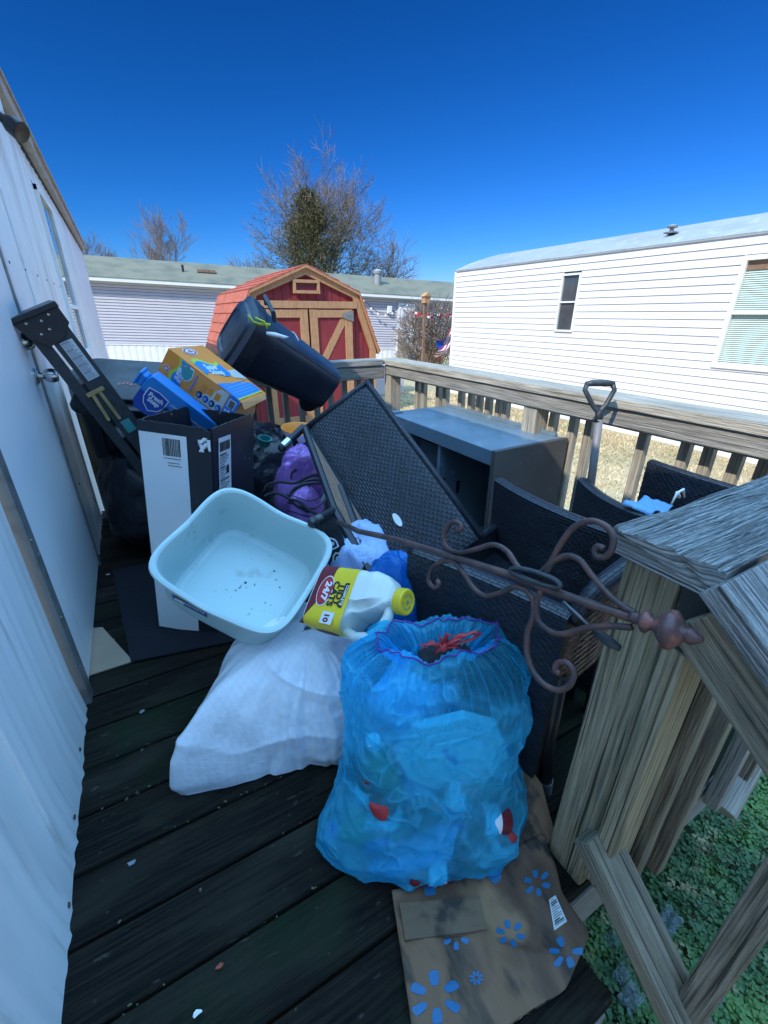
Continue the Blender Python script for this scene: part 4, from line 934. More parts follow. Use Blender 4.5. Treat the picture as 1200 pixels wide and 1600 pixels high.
b = MB(); b.tube([FB@V((-.040, -.018, .004)), FB@V((.0, -.020, .006)), FB@V((.08, -.032, .006)), FB@V((.15, -.040, .003))], [.012, .014, .013, .006], 10, flat=.4); b.build('inner_jug', M_['paper'], bl, smooth=True)

# ================================================================== BLACK STORAGE BOX + UMBRELLA FRAME (behind the carton)
P0 = ond(150, 582, 2.75); P1 = ond(205, 558, 2.85); P2_ = ond(262, 568, 2.8); P3 = ond(170, 588, 2.45); 
sb = empty('storage_tote', V((.0, 2.45, .05)), 'large black lidded tote with small faded red print behind the blue carton', 'tote')
TM = Matrix.Translation((.08, 2.62, .84))@Matrix.Rotation(R_(-14), 4, 'Z')@Matrix.Rotation(R_(24), 4, 'X')@Matrix.Rotation(R_(6), 4, 'Y')
b = MB(); b.prism(rrect(.62, .42, .05), -.30, .0, TM); 
for i in range(7): b.box((-.24+.08*i, -.216, -.16), (.03, .012, .26), TM)
hb(b, 'body', M_['blackplastic'], sb, bevel=.004) if False else None
o = b.build('body', M_['blackplastic'], None, bevel=.004); o.parent = sb; o.matrix_parent_inverse = Matrix.Translation((0, -2.45, -.05))
b = MB(); b.prism(rrect(.67, .47, .06), .0, .03, TM); b.prism(rrect(.56, .36, .05), .03, .055, TM); o = b.build('lid', M_['blackplastic'], None, bevel=.008); o.parent = sb; o.matrix_parent_inverse = Matrix.Translation((0, -2.45, -.05))
bb_ = MB()
for i in range(9): bb_.box((-.14+.017*i, -.05+.006*(i % 3), .0565), (.010, .018, .001), TM)
o2 = bb_.build('faded_print', M_['pink'], None); o2.parent = o; o2.matrix_parent_inverse = o.matrix_parent_inverse.inverted()@Matrix.Translation((0, -2.45, -.05)); o2.matrix_parent_inverse = Matrix.Identity(4)

# ================================================================== STEP LADDER
def Q(px, py, t): return ond(px, py, t)
top = onx(72, 520, -.30); a_t = onz(225, 780, .30)
lad = empty('step_ladder', V((-.05, 2.3, 0)), 'folded dark grey step ladder leaning on the white home beside the door knob', 'ladder')
LI = Matrix.Translation((.05, -2.3, 0))
def lb_(b, n, m, **k): o = b.build(n, m, None, **k); o.parent = lad; o.matrix_parent_inverse = LI; return o
# side rail plane faces the camera: corners in the picture mapped on a plane through these points
T0 = V((-.300, 2.26, 1.175)); BT = V((.175, 2.36, -.0)) 
LD = (BT-T0).normalized()
NL = V((.10, -1, .06)); NL = (NL-LD*NL.dot(LD)).normalized(); SL = LD.cross(NL).normalized()    # SL points up-right
if SL.x < 0: SL = -SL
LM = Matrix((LD, SL, LD.cross(SL))).transposed().to_4x4(); LM.translation = T0     # x down the ladder, y right/up, z normal
sgn = 1 if (LM.to_3x3()@V((0, 0, 1))).dot(V((0, -1, 0))) > 0 else -1
Ll = (BT-T0).length
def ch(b, y0, wdt, z0, x0=0, x1=Ll, lip=.022, th=.004):
    b.box(((x0+x1)/2, y0, sgn*z0), (x1-x0, wdt, th), LM)
    b.box(((x0+x1)/2, y0-wdt/2+th/2, sgn*(z0-lip/2-th/2)), (x1-x0, th, lip), LM); b.box(((x0+x1)/2, y0+wdt/2-th/2, sgn*(z0-lip/2-th/2)), (x1-x0, th, lip), LM)
for k, z in enumerate((0, -.36)):
    b = MB(); ch(b, .055, .086, z, .04); lb_(b, 'front_rail', M_['ladder'], bevel=.0015)
    b = MB(); ch(b, -.022, .042, z-.006, .05, Ll-.05); lb_(b, 'rear_rail', M_['ladder'], bevel=.0015)
    b = MB(); b.prism([(-.02, -.062), (-.025, .11), (.05, .11), (.09, .06), (.10, .0), (.05, -.045)], sgn*(z+.004) if sgn > 0 else -(z+.012), sgn*(z+.012) if sgn > 0 else -(z+.004), LM); lb_(b, 'cap_bracket', M_['blackplastic'], bevel=.001)
b = MB(); b.box((-.022, .024, sgn*-.18), (.022, .18, .40), LM); lb_(b, 'top_cap', M_['blackplastic'], bevel=.004)
for i in range(4): b = MB(); b.box((.26+.27*i, .035, sgn*-.18), (.02, .085, .35), LM); lb_(b, 'step', M_['tin'], bevel=.002)
b = MB()
for (x, y) in ((.0, -.02), (.01, .03), (.0, .065), (.045, .035), (.05, .0)): b.lathe([(.0055, 0), (.005, .003), (.001, .004)], 10, LM@Matrix.Translation((x, y, sgn*.0125))@(Matrix.Rotation(pi, 4, 'X') if sgn < 0 else Matrix.Identity(4)))
lb_(b, 'rivets', M_['chrome'])
b = MB(); b.box((.185, .056, sgn*.0028), (.165, .050, .0012), LM); wl = lb_(b, 'warning_label', M_['paper'])
b = MB(); rb = random.Random(3)
for i in range(30):
    x = .108+i*.0053; l = rb.uniform(.028, .044); b.box((x, .056-.022+l/2, sgn*.0038), (.0018 if i % 6 else .004, l, .0006), LM)
o = b.build('label_print', M_['greyink'], None); o.parent = wl
def lerp(a, c, t): return a+(c-a)*t
b = MB()
b.box((.315, .028, sgn*.004), (.018, .075, .004), LM)
for y0, x1, y1 in ((.012, .44, .0), (.042, .455, .040)):
    A, B = LM@V((.318, y0, sgn*.0075)), LM@V((x1, y1, sgn*.0075)); b.bar(A, B, .014, .003, up=LM.to_3x3()@V((0, 0, 1)))
    for p in ((.318, y0), (x1, y1)): b.lathe([(.005, 0), (.0045, .003), (.001, .004)], 10, LM@Matrix.Translation((p[0], p[1], sgn*.009))@(Matrix.Rotation(pi, 4, 'X') if sgn < 0 else Matrix.Identity(4)))
lb_(b, 'spreader', M_['gold'], bevel=.001)
b = MB(); b.box((.50, .052, sgn*.0028), (.06, .04, .001), LM); lb_(b, 'maker_label', M_['teal'])

# ================================================================== BASIN
SMt = frameR((.183, 1.184, .497), ((.6659, .745, .0387), (-.6325, .5913, -.5003), (-.3956, .3087, .865)))
bs = empty('litter_tray', SMt, 'pale aqua plastic basin, dirty inside, tilted in front of the tall carton', 'basin')
bw, bh, bd = .425, .395, .165
def rr2(th, w, h, r):
    n = 6.0+r; c, s = cos(th), sin(th); k = (abs(c)**n+abs(s)**n)**(-1/n); return (c*k*w/2, s*k*h/2)
prof = [(1.00, .070), (1.075, .068), (1.085, .076), (1.075, .0845), (1.03, .0865), (1.0, .082), (.975, .06), (.915, -.065), (.88, -.084), (.82, -.0905), (.4, -.092), (.02, -.092)]
outp = [(1.00, .070), (.992, .058), (.960, -.065), (.93, -.092), (.86, -.099), (.4, -.0995), (.02, -.0995)]
def bfn(pr):
    def f(u, v):
        th = 2*pi*u; x = v*(len(pr)-1); i = min(int(x), len(pr)-2); t = x-i
        k = pr[i][0]+(pr[i+1][0]-pr[i][0])*t; z = pr[i][1]+(pr[i+1][1]-pr[i][1])*t
        X, Y = rr2(th, bw*.93, bh*.93, -.8 if k > .6 else -1.5)
        dip = 0
        if z > .03: # rim dips in the middle of the sides
            dip = -.016*max(0, (z-.03)/.05)*(max(0, cos(2*th*1.0))**6 if False else max(abs(sin(th))**14, abs(cos(th))**14*.8))
        return (X*k, Y*k, z+dip)
    return f
b = MB(); b.grid(bfn(prof), 96, 66, closeu=True, flip=False); b.grid(bfn(outp), 96, 48, closeu=True, flip=True)
b.build('tray', M_['basin'], bs, smooth=True, angle=50)
# sticker on the outside of the near side
LS = Matrix.Translation((-.06, -bh*.93/2*.974-.003, .005))@Matrix.Rotation(R_(94.5), 4, 'X')
patch('price_sticker', M_['purple'], bs, [(-.055, -.018), (.055, -.018), (.055, .018), (-.055, .018)], LS, .0015, .0006)
patch('sticker_print', M_['green'], bs, [(-.055, .012), (.055, .012), (.055, .018), (-.055, .018)], LS, .0022); patch('sticker_print', M_['green'], bs, [(-.055, -.018), (.055, -.018), (.055, -.013), (-.055, -.013)], LS, .0022)
patch('barcode_panel', M_['white'], bs, [(-.05, -.012), (-.018, -.012), (-.018, .0), (-.05, .0)], LS, .0022)
b = MB()
for i in range(11): b.box((-.040+.0085*i, .005, .0026), (.006 if i % 3 else .004, .007, .0006), LS)
b.build('sticker_print', M_['white'], bs)
b = MB(); rb = random.Random(6)
for i in range(16):
    x, y = rb.gauss(.03, .07), rb.gauss(.02, .06)
    if abs(x) < .15 and abs(y) < .14: b.tube([(x, y, -.091), (x+rb.uniform(-.006, .006), y+rb.uniform(-.006, .006), -.089)], rb.uniform(.0006, .002), 4)
b.grid(lambda u, v: (.155+.004*nz((v*4, 0, 0)), -.13+.24*u, -.082+.003*v), 20, 1)
b.build('dirt', mat('litter_dirt', (.10, .085, .05), .9), bs)['kind'] = 'stuff'

# ================================================================== LITTER JUG
JM = frameR((.397, .874, .484), ((.4103, .6308, -.6586), (-.8754, .4749, -.0906), (.2556, .6137, .747)))
jg = empty('litter_jug', JM, 'translucent white jug with yellow and red label, lying between the basin and blue bag', 'jug')
M_['milky'] = mat('milky_plastic', (.70, .74, .68), .32, n=[((.58, .63, .58), 5, .4, .7, I3, .6)], bump=[(7, .2, I3)])
b = MB(); JW, JD = .175, .120
jp = [(-.118, .90), (-.112, .985), (-.09, 1), (.035, 1), (.075, .93), (.105, .74), (.124, .48), (.132, .28)]
def smooth01(t): t = max(0, min(1, t)); return t*t*(3-2*t)
def jf(u, v):
    th = 2*pi*u; x = v*(len(jp)-1); i = min(int(x), len(jp)-2); t = x-i; k = jp[i][1]+(jp[i+1][1]-jp[i][1])*t; X = jp[i][0]+(jp[i+1][0]-jp[i][0])*t
    Y, Z = rr2(th, JW, JD, 0); sh = max(0, (X-.05)/.08)
    # grip recess on the lower side
    if X > .0 and Y < -.01:
        g = max(0, 1-abs(X-.065)/.05)*max(0, 1-abs(Y+.05)/.045); Z *= 1-.45*min(1, g*1.6)
    cutn = smooth01((X+.005)/.05)
    if Y < 0: Y *= 1-.62*cutn
    return (X, Y*k+.028*sh, Z*(k if k > .8 else .8*k+.12))
b.grid(jf, 64, 56, closeu=True); b.face([jf(i/64, 0) for i in range(64)][::-1]); b.build('body', M_['milky'], jg, smooth=True, angle=60)
CM = Matrix.Translation((.128, .030, 0))@Matrix.Rotation(pi/2, 4, 'Y')
b = MB(); b.lathe([(.024, 0), (.024, .022)], 24, CM); b.build('neck', M_['milky'], jg, smooth=True, angle=40)
b = MB(); prof_ = [(.033, .012), (.034, .014), (.034, .034), (.031, .038), (.024, .0385), (.023, .037), (.001, .037)]
n = 60; b.lathe(prof_, n, CM)
for i, q in enumerate(b.v):
    pass
cp_ = b.build('cap', M_['yellow'], jg, smooth=True, angle=35)
b = MB()
for i in range(14): a = i*2*pi/14; b.box((cos(a)*.018, sin(a)*.018, .0378), (.004, .004, .0006), CM) if i % 7 else None
b.lathe([(.001, .0375), (.006, .0378), (.001, .0382)], 10, CM); b.build('cap_mark', M_['greyink'], cp_)
b = MB(); HZ = .0
b.tube([(.118, .015, HZ), (.122, -.015, HZ), (.112, -.048, HZ), (.085, -.074, HZ), (.045, -.082, HZ), (.015, -.078, HZ), (-.008, -.066, HZ)], [.014, .014, .0135, .013, .013, .015, .02], 14); b.build('handle', M_['milky'], jg, smooth=True)
def lab(name, m, u0, u1, x0, x1, off, fn=None):
    b = MB()
    def f(u, v):
        uu = u0+(u1-u0)*u; X = x0(uu)+(x1(uu)-x0(uu))*v; th = 2*pi*uu; Y, Z = rr2(th, JW, JD, 0); l = math.hypot(Y, Z); return (X, Y+Y/l*off, Z+Z/l*off)
    b.grid(f, 40, 6, flip=False); return b.build(name, m, jg, smooth=True)
# around angle: th=pi/2 is +z (front label face), th=0 +y(top) ... th=pi -y
ylw = lab('yellow_label', M_['yellow'], .03, .52, lambda u: -.108, lambda u: .030-.02*abs(u-.25), .0006)
lab('red_label', M_['maroon'], .03, .40, lambda u: -.1078, lambda u: -.052-.05*(abs(u-.15)/.2)**2, .0010)
JF = Matrix.Translation((0, 0, JD/2+.0022))
patch('print_oval', M_['white'], ylw, disc(-.062, .008, .027, 20, .044), JF, -.0007); patch('print_oval', M_['red'], ylw, disc(-.062, .008, .0245, 20, .041), JF, -.0001)
txt('24/7', .030, JF@Matrix.Translation((-.058, .008, .0006))@Matrix.Rotation(-pi/2, 4, 'Z'), M_['white'], ylw, bold=.0012)
patch('print_plate', M_['ink'], ylw, [(.006, -.030), (.016, -.030), (.016, .038), (.006, .038)], JF, -.0004)
txt('COMPLETE', .0115, JF@Matrix.Translation((.011, .004, .0002))@Matrix.Rotation(-pi/2, 4, 'Z'), M_['white'], ylw, bold=.0003)
txt('TIDY\nCATS', .029, JF@Matrix.Translation((-.018, .004, -.0003))@Matrix.Rotation(-pi/2, 4, 'Z'), M_['ink'], ylw, bold=.0010)
patch('print_plate', M_['paper'], ylw, [(-.040, -.078), (.002, -.078), (.002, -.046), (-.040, -.046)], JF, -.0006)
txt('10', .024, JF@Matrix.Translation((-.022, -.062, .0002))@Matrix.Rotation(-pi/2, 4, 'Z'), M_['maroon'], ylw, bold=.0010)
JS = Matrix.Translation((-.03, -JW/2-.0015, 0))@Matrix.Rotation(pi/2, 4, 'X')
patch('print_oval', M_['ink'], ylw, disc(-.02, .005, .040, 20, .020), JS, 0); patch('print_oval', M_['maroon'], ylw, disc(-.02, .005, .037, 20, .017), JS, .0006)

# ================================================================== WICKER LOVESEAT standing on its end
T = ond(573, 593, 1.68); B = ond(755, 835, 1.34); C0 = V((0, 0, H_)); r = ray(475, 667); vv = B-T; t_ = (T-C0).dot(vv)/r.dot(vv); TL = C0+r*t_
u_ = (TL-T); WW = u_.length; LL = vv.length; u_.normalize(); v_ = vv.normalized(); n_ = u_.cross(v_).normalized()
if n_.z < 0: n_ = -n_
WM = Matrix((v_, -u_, n_)).transposed().to_4x4()
if WM.to_3x3().determinant() < 0: WM = Matrix((v_, -u_, n_)).transposed().to_4x4()
WM.translation = (T+TL+2*B)/4*0+T+u_*(WW/2)+v_*(LL/2)
ws = empty('wicker_loveseat', WM, 'black wicker loveseat tipped on its end mid-pile, brown underside and silver-footed legs showing', 'wicker seat')
b = MB()
def panel(b, fn, nu, nv, us, vs, th):
    """curved sheet with thickness; fn(u,v)->point,normal"""
    b.grid(lambda u, v: fn(u, v), nu, nv, us=us, vs=vs)
def pf(u, v, o=0):
    x = (u-.5)*LL; y = (v-.5)*WW; e = -.012*(abs(2*v-1)**8+abs(2*u-1)**14); return V((x, y, o+(e if o == 0 else 0)+.004*nz((x*3, y*3, 0))))
b.grid(lambda u, v: pf(u, v)+V((0, 0, weave(u*LL, v*WW))), int(LL/.0030), int(WW/.0019), us=LL, vs=WW); b.grid(lambda u, v: pf(u, v, -.045), 30, 12, us=LL, vs=WW, flip=True)
for side in range(4):
    f = [lambda t: (t, 0), lambda t: (1, t), lambda t: (1-t, 1), lambda t: (0, 1-t)][side]
    b.grid(lambda u, v: pf(*f(u)).lerp(pf(*f(u), -.045), v), 40, 3, us=(LL, WW)[side % 2], vs=.045, flip=True)
b.build('back_panel', M_['wicker'], ws, smooth=True, angle=50)
b = MB(); zt = .003
for s in (-1, 1): b.tube([(-LL/2, s*(WW/2-.006), -.008), (LL/2, s*(WW/2-.006), -.008)], .011, 8)
b.tube([(-LL/2+.004, -WW/2, -.008), (-LL/2+.004, WW/2, -.008)], .011, 8); b.build('edge_frame', M_['wicker'], ws, smooth=True)
# oval maker's tag
b = MB(); b.prism(disc(.18, -.045, .028, 24, .011), .003, .0065); b.build('oval_tag', M_['whitep'], ws, bevel=.001)
# underside: from the left long edge inwards; corner found where the frame tube ends
WMi = WM.inverted(); U1 = WMi@ond(522, 797, 1.50); TLl = WMi@TL; dU = U1-TLl
b = MB()
def uf(u, v): return TLl+V((u*LL*.97, 0, 0))+dU*v
b.grid(uf, 40, 16, us=LL, vs=dU.length); b.grid(lambda u, v: uf(u, v)+V((0, -.004, .0))*0+dU.cross(V((1, 0, 0))).normalized()*.012, 4, 4, us=LL, vs=dU.length, flip=True)
b.build('seat_underside', M_['wickerb'], ws)
b = MB()
b.tube([TLl+V((.012, 0, 0)), U1+V((.012, 0, 0))], .016, 8); b.tube([TLl, TLl+V((LL*.95, 0, 0))], .013, 8); b.tube([U1, U1+V((LL*.95, 0, 0))], .018, 8)
m1 = TLl+V((LL*.42, 0, 0)); b.tube([m1, m1+dU], .018, 8); m1 = TLl+V((LL*.95, 0, 0)); b.tube([m1, m1+dU], .016, 8); b.build('frame', M_['tube'], ws, smooth=True, angle=40)
# legs with silver glides
for (px, py, t0, base) in ((437, 703, 1.66, TLl), (485, 819, 1.36, U1)):
    tip = WMi@ond(px, py, t0); dl = (tip-base).normalized(); lg_ = (tip-base).length-.05
    b = MB(); b.tube([base, base+dl*lg_], .0155, 12); lg = b.build('leg', M_['tube'], ws, smooth=True, angle=40)
    b = MB(); b.tube([base+dl*(lg_-.005), base+dl*(lg_+.03)], .0185, 14); b.build('glide_ring', M_['chrome'], lg, smooth=True, angle=40)
    b = MB(); b.tube([base+dl*(lg_+.03), base+dl*(lg_+.042), base+dl*(lg_+.05)], [.0165, .016, .010], 12); b.build('foot', M_['blackplastic'], lg, smooth=True, angle=40)

# ================================================================== CABINET
cb = empty('cabinet', V((1.53, 1.80, 0)), 'blue-grey open cabinet with a bare dark end panel against the side railing', 'cabinet')
cx0, cx1, cy0, cy1, cz = -.235, .195, -.45, .45, .665
boxo('top', M_['cabinet'], cb, (-.02, 0, cz-.035), (.45, .92, .07), bevel=.003)
b = MB(); b.box((.185, -.0, cz+.008), (.02, .86, .016)); b.box((-.20, .42, cz+.005), (.06, .05, .01)); b.build('back_edge', M_['cabinet'], cb, bevel=.002)
boxo('end_panel', M_['cabside'], cb, (-.02, -.472, cz/2+.003), (.455, .024, cz), bevel=.002); boxo('end_panel', M_['cabside'], cb, (-.02, .452, cz/2-.003), (.445, .020, cz-.01), bevel=.002)
boxo('divider', M_['cabinet'], cb, (-.02, -.06, (cz-.07)/2+.02), (.42, .024, cz-.112), bevel=.002); boxo('divider', M_['cabinet'], cb, (-.02, .235, (cz-.07)/2+.02), (.42, .024, cz-.112), bevel=.002)
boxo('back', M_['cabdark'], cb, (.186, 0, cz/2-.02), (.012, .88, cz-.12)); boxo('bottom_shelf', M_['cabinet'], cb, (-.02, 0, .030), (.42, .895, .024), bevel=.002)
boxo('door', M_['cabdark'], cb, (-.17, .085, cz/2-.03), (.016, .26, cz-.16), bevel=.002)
b = MB(); b.lathe([(.011, 0), (.011, .003), (.001, .004)], 12, Matrix.Translation((-.20, -.0745, .40))@Matrix.Rotation(pi/2, 4, 'X')); b.box((-.10, -.075, .34), (.02, .006, .07)); b.build('latch', M_['black'], cb)

# ================================================================== WHEELED BIN
LC = ond(378, 526, 2.36); BC = ond(506, 604, 2.75)
ax = (BC-LC).normalized(); upz = V((0, 0, 1)); 
BNM = frame(LC, ax, V((-.25, -.35, 1)))    # x = axis to bottom, z ~ up/front side
bn = empty('rubbish_bin', BNM, 'charcoal wheeled rubbish bin lying on its side on top of the pile below the shed', 'bin')
BLn = (BC-LC).length
def binf(u, v, x0=.0, x1=BLn, o=0):
    th = 2*pi*u; k = 1-.24*v
    Y, Z = rr2(th, .355*k+o, .335*k+o, -1.4); return V((x0+(x1-x0)*v, Y, Z+.012*v))
b = MB(); b.grid(lambda u, v: binf(u, v), 72, 30, closeu=True, flip=True)
b.face([binf(i/72, 1) for i in range(72)]); b.grid(lambda u, v: binf(u, v, o=-.012), 48, 4, closeu=True)
for s in (-1, 1): b.tube([binf(.125 if s > 0 else .375, .04)*1.0, binf(.125 if s > 0 else .375, .96)], .0035, 6)
for tt in (.30, .305): pass
b.build('body', M_['bin'], bn, smooth=True, angle=35)
b = MB(); b.grid(lambda u, v: binf(u, .0+.0*v, 0, BLn, .028+.0*v)+V((-.0+.05*v, 0, 0)), 72, 2, closeu=True, flip=True); b.grid(lambda u, v: binf(u, 0, 0, BLn, .028*(1-v))+V((.05, 0, 0)), 72, 1, closeu=True, flip=True); b.build('rim', M_['bin'], bn, smooth=True, angle=40)
def lidf(u, v):
    th = 2*pi*u; Y, Z = rr2(th, .40, .38, -1.6); k = v; dome = -.045*(1-k**2.2)-.012*(1 if .55 < k < .80 else 0); 
    return V((dome-.03+(.0 if k < .97 else 0), Y*k, Z*k))
b = MB(); b.grid(lambda u, v: lidf(u, 1-v if True else v), 72, 26, closeu=True); b.grid(lambda u, v: V((-.03+.045*v, *rr2(2*pi*u, .40, .38, -1.6))), 72, 2, closeu=True, flip=True)
b.build('lid', M_['bin'], bn, smooth=True, angle=30)
b = MB(); b.tube([(.06, -.12, .195), (.03, -.12, .228), (.03, .12, .228), (.06, .12, .195)], .012, 8); b.build('handle', M_['bin'], bn, smooth=True, angle=40)
for s in (-1, 1):
    b = MB(); b.lathe([(.055, -.018), (.062, -.014), (.062, .014), (.055, .018)], 24, Matrix.Translation((BLn-.07, s*.09, -.105))@Matrix.Rotation(pi/2, 4, 'X'))
    b.build('wheel', M_['black'], bn, smooth=True, angle=40)
b = MB(); b.tube([binf(u/40*.9, .46, o=.008) for u in range(2, 13)], .0035, 6); b.build('strap', M_['cream'], bn, smooth=True)
# yellow tag clip and white rag on the bin rim
p = ond(405, 503, 2.12)
b = MB(); rb = random.Random(5)
b.tube([p+V((-.05, 0, .03)), p+V((-.03, 0, .0)), p+V((.0, -.01, -.01)), p+V((.05, -.01, -.012))], [.012, .016, .02, .014], 8, flat=.4); b.tube([p+V((-.02, -.01, .02)), p+V((.02, -.02, .0)), p+V((.03, -.02, -.03))], [.01, .014, .008], 8, flat=.4)
o = b.build('plastic_clip', M_['lime'], smooth=True); tag(o, 'bright lime plastic clip on the rim of the charcoal bin', 'clip')
p = ond(432, 523, 2.16)
b = MB(); b.tube([p+V((-.05, 0, .008)), p+V((-.01, -.008, 0)), p+V((.035, 0, -.012)), p+V((.06, 0, -.012))], [.014, .02, .017, .004], 10, flat=.6)
o = b.build('rag', M_['white'], smooth=True); tag(o, 'small white rag caught on the rim of the charcoal bin', 'rag')
# ================================================================== BAGS
def smooth1(t): t = max(0, min(1, t)); return t*t*(3-2*t)
def film(name, tint, body, fac, rough=.22, trs=.5):
    m = bpy.data.materials.new(name); m.use_nodes = True; nt = m.node_tree; N, L = nt.nodes, nt.links; b = N['Principled BSDF']; out = N['Material Output']
    b.inputs['Base Color'].default_value = (*body, 1); b.inputs['Roughness'].default_value = rough; b.inputs['Specular IOR Level'].default_value = .6
    tl = N.new('ShaderNodeBsdfTranslucent'); tl.inputs[0].default_value = (*body, 1)
    m1 = N.new('ShaderNodeMixShader'); m1.inputs[0].default_value = trs; L.new(b.outputs[0], m1.inputs[1]); L.new(tl.outputs[0], m1.inputs[2])
    tp = N.new('ShaderNodeBsdfTransparent'); tp.inputs[0].default_value = (*tint, 1)
    tc = N.new('ShaderNodeTexCoord'); t = N.new('ShaderNodeTexNoise'); t.inputs['Scale'].default_value = 7; t.inputs['Detail'].default_value = 6; t.inputs['Distortion'].default_value = .6; L.new(tc.outputs['Object'], t.inputs[0])
    mr = N.new('ShaderNodeMapRange'); mr.inputs[1].default_value = .35; mr.inputs[2].default_value = .65; mr.inputs[3].default_value = fac-.16; mr.inputs[4].default_value = fac+.14; L.new(t.outputs[0], mr.inputs[0])
    lw = N.new('ShaderNodeLayerWeight'); lw.inputs[0].default_value = .35; ad = N.new('ShaderNodeMath'); ad.operation = 'MULTIPLY_ADD'; ad.inputs[1].default_value = .5; L.new(lw.outputs['Facing'], ad.inputs[0]); L.new(mr.outputs[0], ad.inputs[2]); ad.use_clamp = True
    m2 = N.new('ShaderNodeMixShader'); nc = N.new('ShaderNodeTexNoise'); nc.inputs['Scale'].default_value = 7; nc.inputs['Detail'].default_value = 3; nc.inputs['Distortion'].default_value = .4; L.new(tc.outputs['Object'], nc.inputs[0])
    def mm(op, a, c, clamp=False):
        n_ = N.new('ShaderNodeMath'); n_.operation = op; n_.use_clamp = clamp; L.new(a, n_.inputs[0])
        if isinstance(c, (int, float)): n_.inputs[1].default_value = c
        else: L.new(c, n_.inputs[1])
        return n_.outputs[0]
    cr = mm('SUBTRACT', nc.outputs[0], .5); cr = mm('ABSOLUTE', cr, 0); cr = mm('MULTIPLY', cr, 14.0, True); ci = N.new('ShaderNodeMath'); ci.operation = 'SUBTRACT'; ci.inputs[0].default_value = 1; L.new(cr, ci.inputs[1]); cr = mm('POWER', ci.outputs[0], 2.0)
    fa = mm('ADD', ad.outputs[0], mm('MULTIPLY', cr, .28), True)      # folded film is doubled and hides more
    L.new(fa, m2.inputs[0]); L.new(tp.outputs[0], m2.inputs[1]); L.new(m1.outputs[0], m2.inputs[2]); L.new(m2.outputs[0], out.inputs[0])
    bp0 = N.new('ShaderNodeBump'); bp0.inputs['Strength'].default_value = .5; bp0.inputs['Distance'].default_value = .010; L.new(cr, bp0.inputs['Height'])
    prev = bp0.outputs[0]
    for sc, st, s in ((16, .7, (1, 1, .22)), (30, .6, (1, .25, 1)), (70, .35, (.6, 1, 1))):
        mp = N.new('ShaderNodeMapping'); mp.inputs['Scale'].default_value = s; mp.inputs['Rotation'].default_value = (.3, .5, .4); L.new(tc.outputs['Object'], mp.inputs[0])
        t2 = N.new('ShaderNodeTexNoise'); t2.inputs['Scale'].default_value = sc; t2.inputs['Detail'].default_value = 3; t2.inputs['Distortion'].default_value = 1.2; L.new(mp.outputs[0], t2.inputs[0])
        bp = N.new('ShaderNodeBump'); bp.inputs['Strength'].default_value = st; bp.inputs['Distance'].default_value = .008; L.new(t2.outputs[0], bp.inputs['Height'])
        if prev: L.new(prev, bp.inputs['Normal'])
        prev = bp.outputs[0]
    L.new(prev, b.inputs['Normal']); return m
M_['bluefilm'] = film('thin_blue_bag_plastic', (.30, .84, 1.0), (.09, .70, 1.0), .36, rough=.10)
M_['bluebag2'] = film('thin_blue_bag_plastic_doubled', (.10, .45, .90), (.01, .24, .70), .85)
M_['whitefilm'] = mat('white_embossed_bag_plastic', (.82, .85, .88), .30, n=[((.66, .70, .76), 6, .45, .7, I3, .6)], bump=[(22, .35, (1, .3, 1)), (60, .2, I3)])
# embossed checks on the white bag
nt = M_['whitefilm'].node_tree; N, L = nt.nodes, nt.links
tc = N.new('ShaderNodeTexCoord'); mp = N.new('ShaderNodeMapping'); mp.inputs['Rotation'].default_value = (0, 0, .35); mp.inputs['Scale'].default_value = (1, 1, .0); L.new(tc.outputs['Object'], mp.inputs[0])
ck = N.new('ShaderNodeTexChecker'); ck.inputs['Scale'].default_value = 90; ck.inputs['Color1'].default_value = (1, 1, 1, 1); ck.inputs['Color2'].default_value = (.90, .93, .96, 1); L.new(mp.outputs[0], ck.inputs[0])
pb = N['Principled BSDF']; src = pb.inputs['Base Color'].links[0].from_socket; mx = N.new('ShaderNodeMix'); mx.data_type = 'RGBA'; mx.blend_type = 'MULTIPLY'; mx.inputs[0].default_value = .5; L.new(src, mx.inputs[6]); L.new(ck.outputs[0], mx.inputs[7]); L.new(mx.outputs[2], pb.inputs['Base Color'])
M_['purplefilm'] = mat('purple_bag_plastic', (.34, .16, .50), .3, n=[((.46, .26, .64), 9, .45, .65, I3, .7)], bump=[(24, .7, I3), (60, .3, I3)])
M_['blackfilm'] = mat('black_bag_plastic', (.006, .006, .010), .3, n=[((.012, .012, .02), 9, .45, .65, I3, .7)], bump=[(14, .8, I3), (40, .4, I3)])
M_['palefilm'] = mat('pale_blue_bag_plastic', (.30, .42, .66), .32, n=[((.42, .52, .74), 7, .45, .65, I3, .7), ((.05, .25, .6), 4, .58, .7, I3, .7)], bump=[(18, .8, I3), (50, .4, I3)])
